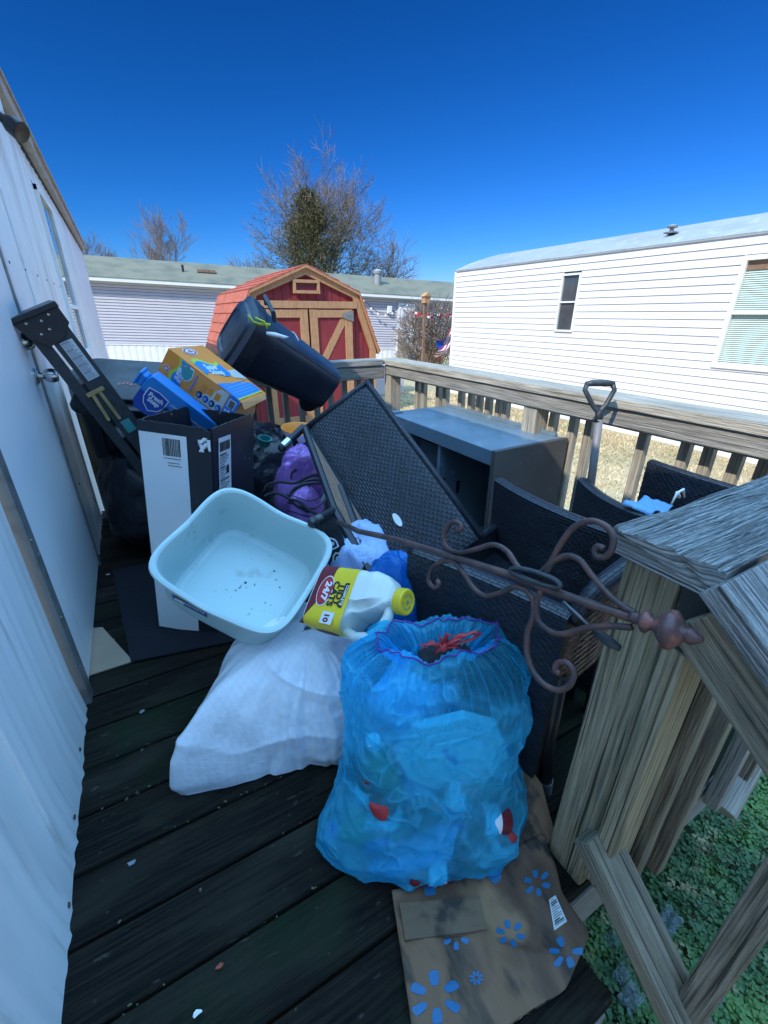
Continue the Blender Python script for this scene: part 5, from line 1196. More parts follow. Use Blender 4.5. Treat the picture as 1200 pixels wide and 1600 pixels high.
def blob(name, c, r, mt, seed, label, cat='bag', wr=.02, rot=(0, 0, 0), n=(90, 56), ex=.8, zmin=None):
    M = Matrix.Translation(V(c))@Matrix.Rotation(rot[2], 4, 'Z')@Matrix.Rotation(rot[1], 4, 'Y')@Matrix.Rotation(rot[0], 4, 'X'); b = MB()
    def f(u, v):
        th = 2*pi*u; ph = pi*(v-.5); cx = cos(ph)**ex if cos(ph) > 0 else 0; d = V((cos(th)*cx, sin(th)*cx, math.copysign(abs(sin(ph))**ex, sin(ph))))
        k = 1+wr/.1*(.6*nz(d, 1.6, seed)+.22*(ridge((d.x, d.y, d.z), 2.6, seed)-.5)+.10*(ridge((d.x*1, d.y*1.6, d.z*.5), 6, seed)-.5)+.04*(ridge((d.x, d.y*1.6, d.z*2), 14, seed)-.5))
        p = V((d.x*r[0]*k, d.y*r[1]*k, d.z*r[2]*k)); q = M@p
        if zmin is not None and q.z < zmin: q.z = zmin+.002*nz(p, 9)
        return q-V(c)
    b.grid(f, n[0], n[1], closeu=True); o = b.build(name, mt, smooth=True); o.location = c; return tag(o, label, cat)
# white bag
WC = V((.30, 1.00, 0))
dirs = [(-.140, .925), (-.04, .900), (.10, .868), (.22, .835), (.36, .79), (.50, .80), (.58, .95), (.56, 1.12), (.44, 1.27), (.22, 1.30), (.08, 1.20), (-.005, 1.08), (-.085, .975)]
pol = sorted([(math.atan2(y-WC.y, x-WC.x), math.hypot(x-WC.x, y-WC.y)) for x, y in dirs])
def polR(a):
    a = (a+pi) % (2*pi)-pi; n = len(pol)
    for i in range(n):
        a0, r0 = pol[i]; a1, r1 = pol[(i+1) % n]
        if i == n-1: a1 += 2*pi
        aa = a if a >= pol[0][0] else a+2*pi
        if a0 <= aa <= a1: t = (aa-a0)/(a1-a0); return r0+(r1-r0)*t
    return pol[0][1]
def wbf(u, v):
    a = 2*pi*u; R = (polR(a-.04)+polR(a)*2+polR(a+.04))/4
    if v < .82:
        ph = v/.82*pi/2; rho = cos(ph)**.75; z = .345*sin(ph)**.80
        k = 1-.34*smooth1((z-.08)/.3)*0
    else:
        ph = 0; q = (v-.82)/.18; rho = 1-q; z = -1
    x, y = cos(a)*R*rho, sin(a)*R*rho
    if z < 0: return V((x, y, .004))
    z *= .30+.70*smooth1(1.25-max(0, R-.24)*2.6*rho)
    p = V((x, y, z)); tipd = math.hypot(x+.43, y+.07)
    pleat = sin(a*26+nz((a*3, z*6, 1))*5)*.0030*smooth1(rho*1.5-.4)
    w1 = .020*nz(p, 3.6, 3)+.007*(ridge((x*4, y*5, z*4), 1.2, 4)-.45)+.006*(ridge((x*9+z*9, y*4, z*11), 1, 7)-.5)*smooth1(.5+x*2)+.0045*(ridge((x*22, y*9+x*10, z*30), 1, 2)-.5)*smooth1(.6+x*2.5)+.010*(max(0, ridge((x*4+y*3, y*5, z*6), .9, 44))**4-.15)
    w1 *= smooth1(z/.05)
    nrm = V((x*1.4, y*1.4, z+.05)).normalized(); p = p+nrm*(w1+pleat)
    p.z = max(p.z, .004); return p
b = MB(); b.grid(lambda u, v: wbf(u, 1-v), 360, 130, closeu=True); o = b.build('rubbish_bag', M_['whitefilm'], smooth=True); o.location = WC
tag(o, 'stuffed white plastic bag with embossed checks lying on the deck under the basin', 'bag')

# blue bag with things inside
BC0 = V((.415, .545, 0)); wd = V((.93, -.37, 0)).normalized(); dp = V((.37, .93, 0)).normalized()
rings = [(.0, .17, .10), (.02, .215, .145), (.06, .235, .158), (.12, .226, .155), (.19, .216, .150), (.27, .214, .146), (.35, .218, .142), (.42, .222, .136), (.462, .212, .120), (.490, .182, .084), (.505, .145, .050), (.500, .130, .036), (.47, .10, .020), (.44, .085, .014)]
def bbc(z): return BC0+wd*(.015+.07*z)+dp*(.38*max(z, 0)*.62)
def bbf(u, v):
    x = v*(len(rings)-1); i = min(int(x), len(rings)-2); t = x-i; t = t if i in (0, 1) else t
    z, rw, rd = [rings[i][k]+(rings[i+1][k]-rings[i][k])*t for k in range(3)]
    a = 2*pi*u; n = 2.5; c, s = cos(a), sin(a); k = (abs(c)**n+abs(s)**n)**(-1/n)
    ctr = bbc(z); d = wd*c+dp*s
    low = smooth1(1-z/.16); top = smooth1((z-.36)/.13)
    bulge = .055*low*max(0, cos(a-pi-.25))**4 + .02*low*max(0, cos(a-.5))**4
    pleat = (top*.8+.2*smooth1((z-.25)/.15))*(.0065*sin(a*31+9*nz((cos(a)*1.5, sin(a)*1.5, z*3)))*(.4+1.2*abs(nz((cos(a)*3, sin(a)*3, 5))))+.004*sin(a*67+z*20+8*nz((cos(a)*2, sin(a)*2, 9))))
    q = V((c*rw, s*rd, z))
    sh_ = lambda t: max(0, t)**3
    w1 = .010*nz(q, 6, 1)+.013*(sh_(ridge((q.x*7+q.z*6, q.y*7, q.z*3-q.x*3), .9, 21))-.25)+.010*(sh_(ridge((q.x*6-q.z*8, q.y*6, q.z*6), .9, 27))-.25)+.007*(sh_(ridge((q.x*5, q.y*5, q.z*16+q.x*6), .9, 29))-.25)*(1-top)+.005*(ridge((q.x*13+q.z*10, q.y*8, q.z*5), 1, 8)-.5)+.0035*(ridge((q.x*30-q.z*22, q.y*20, q.z*12), 1, 9)-.5)
    w1 *= smooth1(z/.03+.15)
    p = ctr+wd*c*k*(rw+bulge)+dp*s*k*rd+d*(w1*(1-.5*top)+pleat)+V((0, 0, z))
    p.z += top*(.030*nz((c*2.2, s*2.2, 2))-.016*max(0, -s)+.010*max(0, s))
    p.z = max(p.z, .004); return p
b = MB(); b.grid(bbf, 420, 190, closeu=True); b.face([bbf(i/60, 0) for i in range(60)][::-1])
bag = b.build('rubbish_bag', M_['bluefilm'], smooth=True); tag(bag, 'large see-through blue bag full of recyclables with a red drawstring, front centre', 'bag')
# drawstring
def bp(u, z, inn=0.0):   # point on the bag skin
    a = 2*pi*u; return bbc(z)+V((0, 0, z))+wd*cos(a)*(.12-inn)+dp*sin(a)*(.062-inn)
b = MB(); k0 = bbc(.5)+V((0, 0, .508))-dp*.035+wd*.0
rb = random.Random(8)
for (dx, dz, ln) in ((-.055, .012, 1), (-.05, -.002, 1), (.05, .022, 1), (.075, .030, 1), (.045, -.012, 1), (-.02, -.022, 1), (.02, .03, 1), (-.012, .034, 1)):
    e_ = k0+wd*dx+V((0, 0, dz)); m1 = k0.lerp(e_, .5)+V((0, 0, .012))+dp*rb.uniform(-.01, .01)
    b.tube([k0, m1, e_], [.004, .0055, .0025], 6, flat=.35)
loop = [k0, k0+wd*.03+V((0, 0, .02)), k0+wd*.07+V((0, 0, .036)), k0+wd*.088+V((0, 0, .030)), k0+wd*.07+V((0, 0, .016)), k0+wd*.03+V((0, 0, .004)), k0]
b.tube(loop, .0045, 6, flat=.4); b.lathe([(.001, -.010), (.010, -.006), (.012, 0), (.009, .008), (.001, .011)], 10, Matrix.Translation(k0))
b.build('drawstring', M_['red'], bag, smooth=True)
b = MB(); b.tube([bbf(i/80, 10.0/13)+V((0, 0, .003)) for i in range(81)], .0022, 5); b.build('gathered_hem', M_['purple'], bag, smooth=True)
# contents
def inside(name, label, cat, M): return empty(name, M, label, cat)
def BP(u, dep, z): return bbc(z)+wd*u+dp*dep+V((0, 0, z))
def fr2(u, dep, z, roll=0, tilt=0):
    m = Matrix((wd, V((0, 0, 1)), -dp)).transposed().to_4x4(); m.translation = BP(u, dep, z); return m@Matrix.Rotation(roll, 4, 'Z')@Matrix.Rotation(tilt, 4, 'X')
A = fr2(.035, -.088, .290, .3, -.1)@Matrix.Scale(.84, 4)
b = MB(); pts = [(-.15, -.03), (-.09, -.10), (.05, -.135), (.13, -.07), (.125, .05), (.05, .115), (-.08, .13), (-.16, .07)]
b.prism(pts, -.02, .012); b.prism([(x*.78, y*.78) for x, y in pts], .012, .02); b.prism([(x*.6, y*.6) for x, y in pts], .0205, .03)
o = b.build('foam_tray', mat('white_foam', (.62, .64, .64), .5, bump=[(30, .3, I3)]), bevel=.006); o.matrix_world = A; tag(o, 'big white eight-sided foam container inside the blue bag', 'foam tray')
b = MB(); b.bar((-.030, .055, .032), (-.012, -.005, .032), .016, .002, up=(0, 0, 1)); b.build('blue_tape', M_['blue'], o)
e_ = inside('bottle', 'white bottle with a blue-edged label inside the middle of the blue bag', 'bottle', fr2(.035, -.102, .155, .05))
b = MB(); b.lathe([(.02, -.075), (.024, -.07), (.025, .05), (.012, .075), (.012, .09), (.001, .09)], 18, Matrix.Rotation(-pi/2, 4, 'X')); b.build('body', M_['whitep'], e_, smooth=True, angle=40)
b = MB(); b.lathe([(.0256, -.05), (.0256, .03)], 18, Matrix.Rotation(-pi/2, 4, 'X'), cap=False); b.build('label', M_['skyb'], e_, smooth=True)
for z in (-.05, .03): b = MB(); b.lathe([(.0260, z-.004), (.0260, z+.004)], 18, Matrix.Rotation(-pi/2, 4, 'X'), cap=False); b.build('label_edge', M_['blue'], e_, smooth=True)
def can(u, dep, z, roll, tilt, m1, label, L=.12, R=.031):
    e_ = inside('drink_can', label, 'can', fr2(u, dep, z, roll, tilt)); b = MB(); b.lathe([(R*.8, -L/2), (R, -L/2+.008), (R, L/2-.01), (R*.8, L/2)], 20, Matrix.Rotation(-pi/2, 4, 'X')); b.build('body', m1, e_, smooth=True, angle=50)
    b = MB(); b.lathe([(R+.0006, -.03), (R+.0006, .012)], 20, Matrix.Rotation(-pi/2, 4, 'X'), cap=False); b.build('band', M_['white'], e_, smooth=True); return e_
can(.105, -.112, .130, 1.35, 0, M_['maroon'], 'red and white can lying inside the lower middle of the blue bag')
can(-.125, -.090, .165, .3, 0, M_['red'], 'red can standing inside the left side of the blue bag', .10)
can(.14, -.098, .060, -.9, 0, M_['red'], 'bright red can inside the lower right of the blue bag', .10)
e_ = inside('small_box', 'dark maroon packet with white lettering inside the bottom of the blue bag', 'packet', fr2(.06, -.125, .058, .55))
b = MB(); b.box((0, 0, 0), (.12, .045, .03)); b.build('body', M_['maroon'], e_, bevel=.002); txt('BOX\nSB', .018, Matrix.Translation((.03, 0, .016))@Matrix.Rotation(-.4, 4, 'Z'), M_['white'], e_, bold=.0004)
def bottle(u, dep, z, roll, m1, m2, label, s=1):
    e_ = inside('bottle', label, 'bottle', fr2(u, dep, z, roll)@Matrix.Scale(s, 4)); b = MB(); b.lathe([(.028, -.10), (.034, -.09), (.034, .03), (.030, .05), (.014, .085), (.014, .10), (.001, .10)], 18, Matrix.Rotation(-pi/2, 4, 'X')); b.build('body', m1, e_, smooth=True, angle=50)
    b = MB(); b.lathe([(.017, .098), (.017, .118), (.001, .118)], 14, Matrix.Rotation(-pi/2, 4, 'X')); b.build('cap', m2, e_, smooth=True, angle=40)
bottle(-.13, -.06, .23, .2, M_['green'], M_['white'], 'green bottle upright inside the left side of the blue bag')
bottle(-.15, -.05, .055, 1.2, M_['green'], M_['blue'], 'green bottle lying in the lower left corner inside the blue bag', .9)
bottle(-.07, -.11, .06, 1.9, M_['skyb'], M_['red'], 'pale blue bottle with a red cap at the bottom left of the blue bag')
bottle(.15, .0, .12, .4, M_['teal'], M_['white'], 'teal bottle inside the right side of the blue bag')
bottle(.0, .03, .2, -.4, M_['blackplastic'], M_['blue'], 'dark bottle deep in the middle of the blue bag', 1.2)
can(-.165, -.055, .11, 1.1, 0, M_['green'], 'green can low on the left inside the blue bag', .09, .026)
can(-.02, -.128, .035, 1.5, 0, M_['maroon'], 'dark red can lying flat at the very bottom of the blue bag', .11, .028)
can(-.165, -.06, .20, -.2, 0, M_['maroon'], 'maroon can beside the green bottle inside the left of the blue bag', .11, .028)
can(.17, -.04, .20, .2, 0, M_['blue'], 'dark blue can near the right side inside the blue bag', .11, .028)
bottle(-.015, -.115, .09, -.8, M_['skyb'], M_['blue'], 'clear blue water bottle lying above the bottom of the blue bag', .8)
bottle(.12, -.10, .035, 1.7, M_['white'], M_['red'], 'white bottle with a red cap at the bottom right of the blue bag', .7)
b = MB(); b.lathe([(.001, 0), (.034, .0), (.036, .004), (.036, .02)], 20); o = b.build('round_lid', M_['blue'], smooth=True, angle=40); o.matrix_world = fr2(-.14, -.085, .075, .2, .3); tag(o, 'dark blue round lid pressed against the lower left of the blue bag', 'lid')
o = blob('crumpled_plastic', BP(.0, .05, .11), (.13, .06, .08), M_['palefilm'], 31, 'crumpled pale plastic filling the bottom of the blue bag', 'plastic', wr=.04, n=(50, 32))
o = blob('crumpled_plastic', BP(-.05, .02, .33), (.11, .07, .11), M_['palefilm'], 37, 'crumpled pale plastic in the upper left half of the blue bag', 'plastic', wr=.04, n=(50, 32))
o = blob('crumpled_plastic', BP(.03, .02, .44), (.10, .05, .04), M_['blackcloth'], 38, 'dark crumpled rubbish just below the drawstring of the blue bag', 'rubbish', wr=.04, n=(40, 26))

# the rest of the heap
q = ond(470, 758, 1.95); blob('rubbish_bag', q, (.105, .11, .175), M_['purplefilm'], 12, 'small crumpled purple bag behind the pale aqua basin', wr=.04, rot=(.2, .25, 0))
q = ond(487, 800, 1.72); blob('gift_bag', q+V((.0, .05, -.03)), (.07, .07, .13), M_['purplefilm'], 19, 'purple striped bag under the black cables', wr=.012, rot=(.1, -.2, 0))
b = MB()
for i in range(5):
    z = .10-.035*i; pts = [q+V((.0, .05, -.03))+V((-.078*cos(a)*1.0, -.078*sin(a), z+.01*sin(a*3))) for a in [-.6+.25*k for k in range(13)]]
    b.tube(pts, .0022, 4)
o = b.build('string', M_['black'], smooth=True); tag(o, 'thin black string wound round the purple striped bag', 'string')
blob('rubbish_bag', (.95, 2.30, .26), (.42, .42, .30), M_['blackfilm'], 3, 'black bag at the bottom of the heap under the charcoal bin', wr=.02, zmin=.003, n=(100, 60))
blob('rubbish_bag', (.52, 2.45, .30), (.30, .34, .33), M_['blackfilm'], 5, 'black bag behind the tall carton below the charcoal bin', wr=.02, zmin=.003)
blob('rubbish_bag', (.62, 2.02, .20), (.24, .24, .22), M_['blackfilm'], 9, 'black bag between the purple bag and the leaning loveseat', wr=.02, zmin=.003)
blob('rubbish_bag', (.47, 1.60, .16), (.17, .20, .18), M_['blackfilm'], 10, 'black bag under the cables just behind the aqua basin', wr=.02, zmin=.003)
blob('rubbish_bag', (-.02, 2.62, .28), (.26, .30, .32), M_['blackfilm'], 14, 'black bag on the deck behind the folded ladder', wr=.02, zmin=.003)
q = ond(566, 868, 1.45); blob('rubbish_bag', q+V((.02, .06, -.12)), (.15, .15, .20), M_['palefilm'], 15, 'pale blue crumpled bag behind the yellow-labelled jug', wr=.02)
q = ond(622, 930, 1.22); blob('rubbish_bag', q+V((.02, .06, -.10)), (.09, .10, .19), M_['bluebag2'], 16, 'bright blue crumpled bag behind the yellow jug cap', wr=.018)
# black pouch with white emblems
PM = frame(ond(520, 848, 1.42), V((.25, -.2, -1)), V((-.5, -1, .5)))
pch = empty('pouch', PM, 'black pouch with white printed emblems between the basin and the pale blue bag', 'pouch')
b = MB(); b.grid(lambda u, v: V(((u-.5)*.17, (v-.5)*.075, .015+.012*sin(pi*v)+.006*nz((u*4, v*4, 0)))), 20, 12); b.grid(lambda u, v: V(((u-.5)*.17, (v-.5)*.075, -.01)), 4, 4, flip=True)
b.build('body', M_['blackcloth'], pch, smooth=True)
for x, m in ((-.01, 'white'), (.045, 'cream')):
    patch('emblem', M_[m], pch, shield(x, 0, .036, -pi/2), Matrix.Translation((0, 0, .030))); patch('emblem', M_['ink'], pch, shield(x, 0, .026, -pi/2), Matrix.Translation((0, 0, .0308))); patch('emblem', M_[m], pch, disc(x, 0, .007), Matrix.Translation((0, 0, .0316)))
# cables
def cord(name, pts, t0, r, label, m='black', dt=.0):
    P = [ond(400+x/5, 640+y/5, t0+dt*i) for i, (x, y) in enumerate(pts)]
    S = []
    for i in range(len(P)-1):
        p0, p1, p2, p3 = P[max(i-1, 0)], P[i], P[i+1], P[min(i+2, len(P)-1)]
        for k in range(8):
            t = k/8; S.append(.5*((2*p1)+(p2-p0)*t+(2*p0-5*p1+4*p2-p3)*t*t+(3*p1-p0-3*p2+p3)*t**3))
    S.append(P[-1]); b = MB(); b.tube(S, r, 8); o = b.build(name, M_[m], smooth=True); return tag(o, label, 'cable', 'black cables on the purple bags')
cord('power_cable', [(60, 640), (90, 590), (180, 565), (300, 575), (400, 530), (470, 510), (520, 540)], 1.74, .0055, 'black cable arching highest over the purple bag')
cord('power_cable', [(270, 740), (270, 660), (330, 600), (420, 575), (520, 580), (560, 620)], 1.70, .0065, 'thick black cable looping in a tight arc beside the purple bag', 'tube')
cord('power_cable', [(290, 735), (300, 640), (370, 570), (460, 545), (540, 560)], 1.72, .0055, 'black cable just inside the thick looping one', 'tube')
cord('power_cable', [(260, 700), (340, 720), (420, 790), (520, 830), (620, 830), (700, 850)], 1.66, .006, 'black cable running right towards the rusty iron rod')
cord('power_cable', [(275, 545), (280, 500), (310, 465), (300, 490)], 1.76, .005, 'short black cable end sticking up over the purple bag')
cord('power_cable', [(60, 680), (150, 650), (250, 690), (330, 760), (420, 800)], 1.68, .006, 'black cable along the far rim of the aqua basin')
cord('power_cable', [(420, 590), (390, 660), (390, 720), (440, 760)], 1.70, .003, 'thin black wire hanging down the purple striped bag')
# patterned bowl and teal cup
q = ond(473, 668, 1.98); BMx = frame(q-V((0, 0, .01)), V((.9, -.2, -.1)), V((-.02, -.08, 1)))
bo = empty('pet_bowl', BMx, 'white bowl with black patches and an orange-red inside, tilted under the charcoal bin', 'bowl')
b = MB(); b.lathe([(.045, -.075), (.072, -.07), (.088, -.03), (.098, .0), (.100, .006)], 40, cap=False); b.lathe([(.001, -.073), (.045, -.075)], 40, cap=False); b.build('outside', M_['white'], bo, smooth=True)
b = MB(); b.lathe([(.100, .006), (.094, .002), (.080, -.03), (.06, -.06), (.001, -.066)], 40, cap=False); b.build('inside', M_['orange'], bo, smooth=True)
for i in range(9):
    a = 2*pi*i/9; b = MB(); pr = [(.0745, -.060), (.0895, -.028), (.0965, -.006)]
    def pf2(u, v, a=a):
        zz = -.058+.046*v; R = .0735+(.0975-.0735)*((zz+.07)/.07)**.8+.0016; w2 = .23*math.sqrt(max(0, 1-(2*v-1)**2))*(1-.25*(v > .5)*abs(2*u-1)); th = a+(u-.5)*2*w2; return V((cos(th)*R, sin(th)*R, zz))
    b.grid(pf2, 8, 8); b.build('patch', M_['ink'], bo, smooth=True)
q = ond(413, 690, 2.25); b = MB(); b.lathe([(.028, -.03), (.034, .02), (.036, .022), (.031, .022), (.026, -.025), (.001, -.026)], 20); o = b.build('cup', M_['teal'], smooth=True, angle=40); o.location = q; o.rotation_euler = (.3, .2, 0); tag(o, 'small teal cup beside the upper edge of the tall black carton', 'cup')

# ================================================================== WICKER CHAIRS
def wpanel(P, Qp, z0, z1, th, sag=0, bow=0, mt='wicker', tilt=0, nu=26, nv=16):
    """curved wicker panel standing between ground points P and Q"""
    P, Qp = V((P[0], P[1], 0)), V((Qp[0], Qp[1], 0)); d = Qp-P; L = d.length; d.normalize(); n = V((d.y, -d.x, 0)); b = MB()
    def f(u, v, o):
        e = 4*u*(1-u); zt = z1-sag*e; z = z0+(zt-z0)*v; return P+d*L*u+n*(o+bow*e+tilt*v)+V((0, 0, z))
    fine = z1-z0 > .25; NU, NV = (int(L/.0035), int((z1-z0)/.0024)) if fine else (nu, nv)
    b.grid(lambda u, v: f(u, v, th/2+weave(u*L, v*(z1-z0))), NU, NV, us=L, vs=z1-z0, flip=False); b.grid(lambda u, v: f(u, v, -th/2-weave(u*L, v*(z1-z0))), NU, NV, us=L, vs=z1-z0, flip=True)
    b.grid(lambda u, v: f(u, 1, th/2-th*v)+V((0, 0, .006*sin(pi*v))), nu, 4, us=L, vs=th); b.grid(lambda u, v: f(0, u, -th/2+th*v), nv, 3, us=z1-z0, vs=th); b.grid(lambda u, v: f(1, u, th/2-th*v), nv, 3, us=z1-z0, vs=th); b.grid(lambda u, v: f(u, 0, -th/2+th*v), nu, 2, us=L, vs=th)
    return b, f
def merge(a, c): k = len(a.v); a.v += c.v; a.f += [tuple(i+k for i in f) for f in c.f]; a.uv += c.uv; a.mi += c.mi; return a
ca = empty('wicker_chair', V((.85, .75, 0)), 'black wicker armchair behind the blue bag, under the scrolled iron rod', 'wicker chair')
CI = Matrix.Translation((-.85, -.75, 0))
def ce(b, nme, m, root, **k): o = b.build(nme, m, None, **k); o.parent = root; o.matrix_parent_inverse = Matrix.Translation(-V(root.location)); return o
A, B, Cc, D = (.575, .865), (.715, .455), (1.08, .555), (1.085, 1.06)
b, _ = wpanel(A, B, .10, .615, .045, bow=-.01); ce(b, 'arm_panel', M_['wicker'], ca, smooth=True, angle=45)
b, _ = wpanel(D, Cc, .10, .665, .045, sag=.0, bow=.03, tilt=.02); ce(b, 'backrest', M_['wicker'], ca, smooth=True, angle=45)
b, _ = wpanel((1.07, 1.04), (.60, .88), .10, .50, .03); ce(b, 'side_panel', M_['wicker'], ca, smooth=True, angle=45)
b = MB(); b.grid(lambda u, v: V((.60, .86, .40)).lerp(V((.73, .48, .40)), v).lerp(V((1.06, 1.03, .40)).lerp(V((1.06, .58, .40)), v), u), 20, 20, us=.46, vs=.46); b.grid(lambda u, v: V((.60, .86, .375)).lerp(V((.73, .48, .375)), v).lerp(V((1.06, 1.03, .375)).lerp(V((1.06, .58, .375)), v), u), 4, 4, us=.46, vs=.46, flip=True); ce(b, 'seat', M_['wicker'], ca)
b = MB(); b.tube([(.715, .455, .60), (.80, .455, .655), (.95, .47, .675), (1.06, .53, .66), (1.10, .60, .64)], [.02, .026, .028, .028, .022], 12); ce(b, 'arm_rail', M_['wicker'], ca, smooth=True)
b = MB()
for i in range(26):      # open lattice below the arm rail
    t = i/25; x0 = .735+.30*t; y0 = .46+.05*t
    b.tube([(x0, y0, .36), (x0+.012*sin(i), y0+.004, .48), (min(x0+.03, 1.05), y0+.005, .64)], .0028, 4)
for i in range(15):
    z = .37+.018*i; b.tube([(.728, .462, z), (.88, .474, z+.02+.002*sin(i*2)), (1.05, .515, z+.03)], .0030, 4)
ce(b, 'lattice', M_['wickerb'], ca, smooth=True)
for (x, y) in ((.735, .462), (1.07, .57), (.59, .85), (1.07, 1.04)):
    b = MB(); b.tube([(x, y, .42), (x+.01, y, .2), (x+.025, y-.01, .035)], .019, 10); lg = ce(b, 'leg', M_['tube'], ca, smooth=True)
    b = MB(); b.tube([(x+.0245, y-.0095, .045), (x+.028, y-.011, .0)], .021, 10); o = b.build('foot', M_['tin'], None, smooth=True, angle=40); o.parent = lg
b = MB(); b.hexa([(.553, .86, .60), (.60, .875, .60), (.605, .86, .60), (.558, .845, .60), (.555, .865, .655), (.585, .878, .64), (.60, .86, .617), (.556, .845, .617)]); ce(b, 'arm_end', M_['wicker'], ca, bevel=.006)
# flat slab of wicker lying along the near side panel
def chair2(P, Qp, z0, z1, label, sag, ax_, bow=.02, seatd=.30, zs=.38):
    e = empty('wicker_chair', V(((P[0]+Qp[0])/2, (P[1]+Qp[1])/2, 0)), label, 'wicker chair', 'wicker chairs by the side railing')
    b, f = wpanel(P, Qp, z0, z1, .04, sag=sag, bow=bow); ce(b, 'backrest', M_['wicker'], e, smooth=True, angle=45)
    d = (V((Qp[0], Qp[1], 0))-V((P[0], P[1], 0))); n = V((-abs(d.y), d.x*0, 0)).normalized()*seatd
    P3, Q3 = V((P[0], P[1], zs)), V((Qp[0], Qp[1], zs)); b = MB(); b.hexa([P3, Q3, Q3+n, P3+n, P3+V((0, 0, .05)), Q3+V((0, 0, .05)), Q3+n+V((0, 0, .05)), P3+n+V((0, 0, .05))]); ce(b, 'seat', M_['wicker'], e, bevel=.01)
    for q in (P3, Q3, P3+n*.95, Q3+n*.95):
        b = MB(); b.tube([(q.x, q.y, zs+.02), (q.x, q.y, .0)], .016, 8); ce(b, 'leg', M_['tube'], e, smooth=True, angle=40)
    return e
def seg(px0, py0, px1, py1, z): a, c = onz(px0, py0, z), onz(px1, py1, z); return (a.x, a.y), (c.x, c.y)
P_, Q_ = seg(910, 748, 1030, 812, .62); chair2(P_, Q_, .22, .62, 'dark wicker chair back right of the cabinet, lower of the two by the railing', .012, 0, seatd=.26)
P_, Q_ = seg(1018, 720, 1170, 768, .72); chair2(P_, Q_, .30, .72, 'grey-black wicker chair back nearest the rough cap board by the railing', -.004, 0, seatd=.05, zs=.42)
q = ond(1008, 792, 1.42); b = MB(); b.grid(lambda u, v: q+V((-.05+.12*u, .05-.10*v, .012*sin(u*7)+.008*nz((u*5, v*5, 0)))), 14, 12); o = b.build('cloth', M_['skyb'], smooth=True, solid=.002); tag(o, 'light blue plastic scrap between the two wicker chair backs', 'plastic')
q = ond(1062, 775, 1.30); b = MB(); b.tube([q+V((-.035, 0, -.02)), q+V((-.02, 0, .014)), q+V((.01, 0, .02)), q+V((.03, 0, -.01))], [.003, .004, .004, .003], 6); b.tube([q+V((-.02, 0, .014)), q+V((.02, .01, -.01))], .006, 6); o = b.build('wire_hook', M_['whitep'], smooth=True); tag(o, 'white wire end poking up behind the rough cap board', 'wire')

# ================================================================== SHOVEL
sh = empty('shovel', V((1.50, 1.02, 0)), 'grey shovel with a D-shaped grip standing against the side railing', 'shovel')
b = MB(); b.tube([(1.498, .955, .02), (1.50, 1.00, .63), (1.50, 1.018, .84)], [.016, .0155, .014], 12); ce(b, 'shaft', mat('worn_grey_shaft', (.17, .155, .15), .5, n=[((.22, .21, .2), 12, .45, .7, (1, 1, .2), .7)]), sh, smooth=True)
hd = (V((.8725, -.4886, 0)))*.055; t0 = V((1.50, 1.018, .83)); tp = V((1.50, 1.045, .965))
b = MB(); b.tube([t0, t0.lerp(tp, .28), t0.lerp(tp, .45)-hd*.45, t0.lerp(tp, .85)-hd*1.0, tp-hd*.85], [.015, .014, .009, .009, .010], 10); b.tube([t0, t0.lerp(tp, .28), t0.lerp(tp, .45)+hd*.45, t0.lerp(tp, .85)+hd*1.0, tp+hd*.85], [.015, .014, .009, .009, .010], 10)
b.tube([tp-hd*.95, tp-hd*.5+V((0, 0, .004)), tp+hd*.5+V((0, 0, .004)), tp+hd*.95], [.009, .012, .012, .009], 10); ce(b, 'grip', M_['ladder'], sh, smooth=True)
b = MB(); b.grid(lambda u, v: V((1.50+(u-.5)*.2*(1-.3*v*v), .955+.02*abs(u-.5)-.01*v, .26-.25*v)), 10, 10); ce(b, 'blade', M_['tin'], sh, smooth=True, solid=.003)

# ================================================================== SCROLLED IRON ROD
S0, E0 = 1.32, .60
def ID(x): k = (x-530)/(1075-530); return 1/(1/S0+(1/E0-1/S0)*k)
def ip(x, y, off=0): return ond(x, y, ID(x)-off)
def crv(pts, org, sc, off=0, n=7):
    P = [ip(org[0]+x/sc, org[1]+y/sc, off) for x, y in pts]; S = []
    for i in range(len(P)-1):
        p0, p1, p2, p3 = P[max(i-1, 0)], P[i], P[i+1], P[min(i+2, len(P)-1)]
        for k in range(n):
            t = k/n; S.append(.5*((2*p1)+(p2-p0)*t+(2*p0-5*p1+4*p2-p3)*t*t+(3*p1-p0-3*p2+p3)*t**3))
    return S+[P[-1]]
ir = empty('garden_hook', ip(800, 900), 'rusty brown wrought iron garden stand with scrolls and a knobbed tip, lying across the pile', 'iron stand')
def ie(b, n, m=None, **k): o = b.build(n, m or M_['iron'], None, smooth=True, **k); o.parent = ir; o.matrix_parent_inverse = Matrix.Translation(-V(ir.location)); return o
b = MB(); b.tube([ip(528, 815), ip(560, 830), ip(620, 843), ip(672, 859), ip(802, 900), ip(900, 937), ip(1000, 969)], [.0078]*7, 12); ie(b, 'rod')
for pts in ([(265, 600), (284, 592), (284, 570), (262, 558), (236, 568), (213, 615), (222, 670), (280, 695), (350, 682), (430, 660), (490, 688), (530, 745), (548, 768)],
            [(925, 680), (900, 668), (883, 685), (892, 712), (925, 716), (958, 685), (966, 625), (930, 575), (860, 554), (785, 588), (725, 668), (685, 742), (635, 792)],
            [(662, 805), (688, 745), (750, 712), (815, 728), (880, 808), (950, 888), (1010, 935), (1062, 966)],
            [(645, 862), (622, 930), (632, 1000), (680, 1045), (740, 1060), (850, 1032), (950, 1023), (1050, 1030)]):
    b = MB(); S = crv(pts, (620, 620), 2.857); b.tube(S, .0056, 8); ie(b, 'scroll')
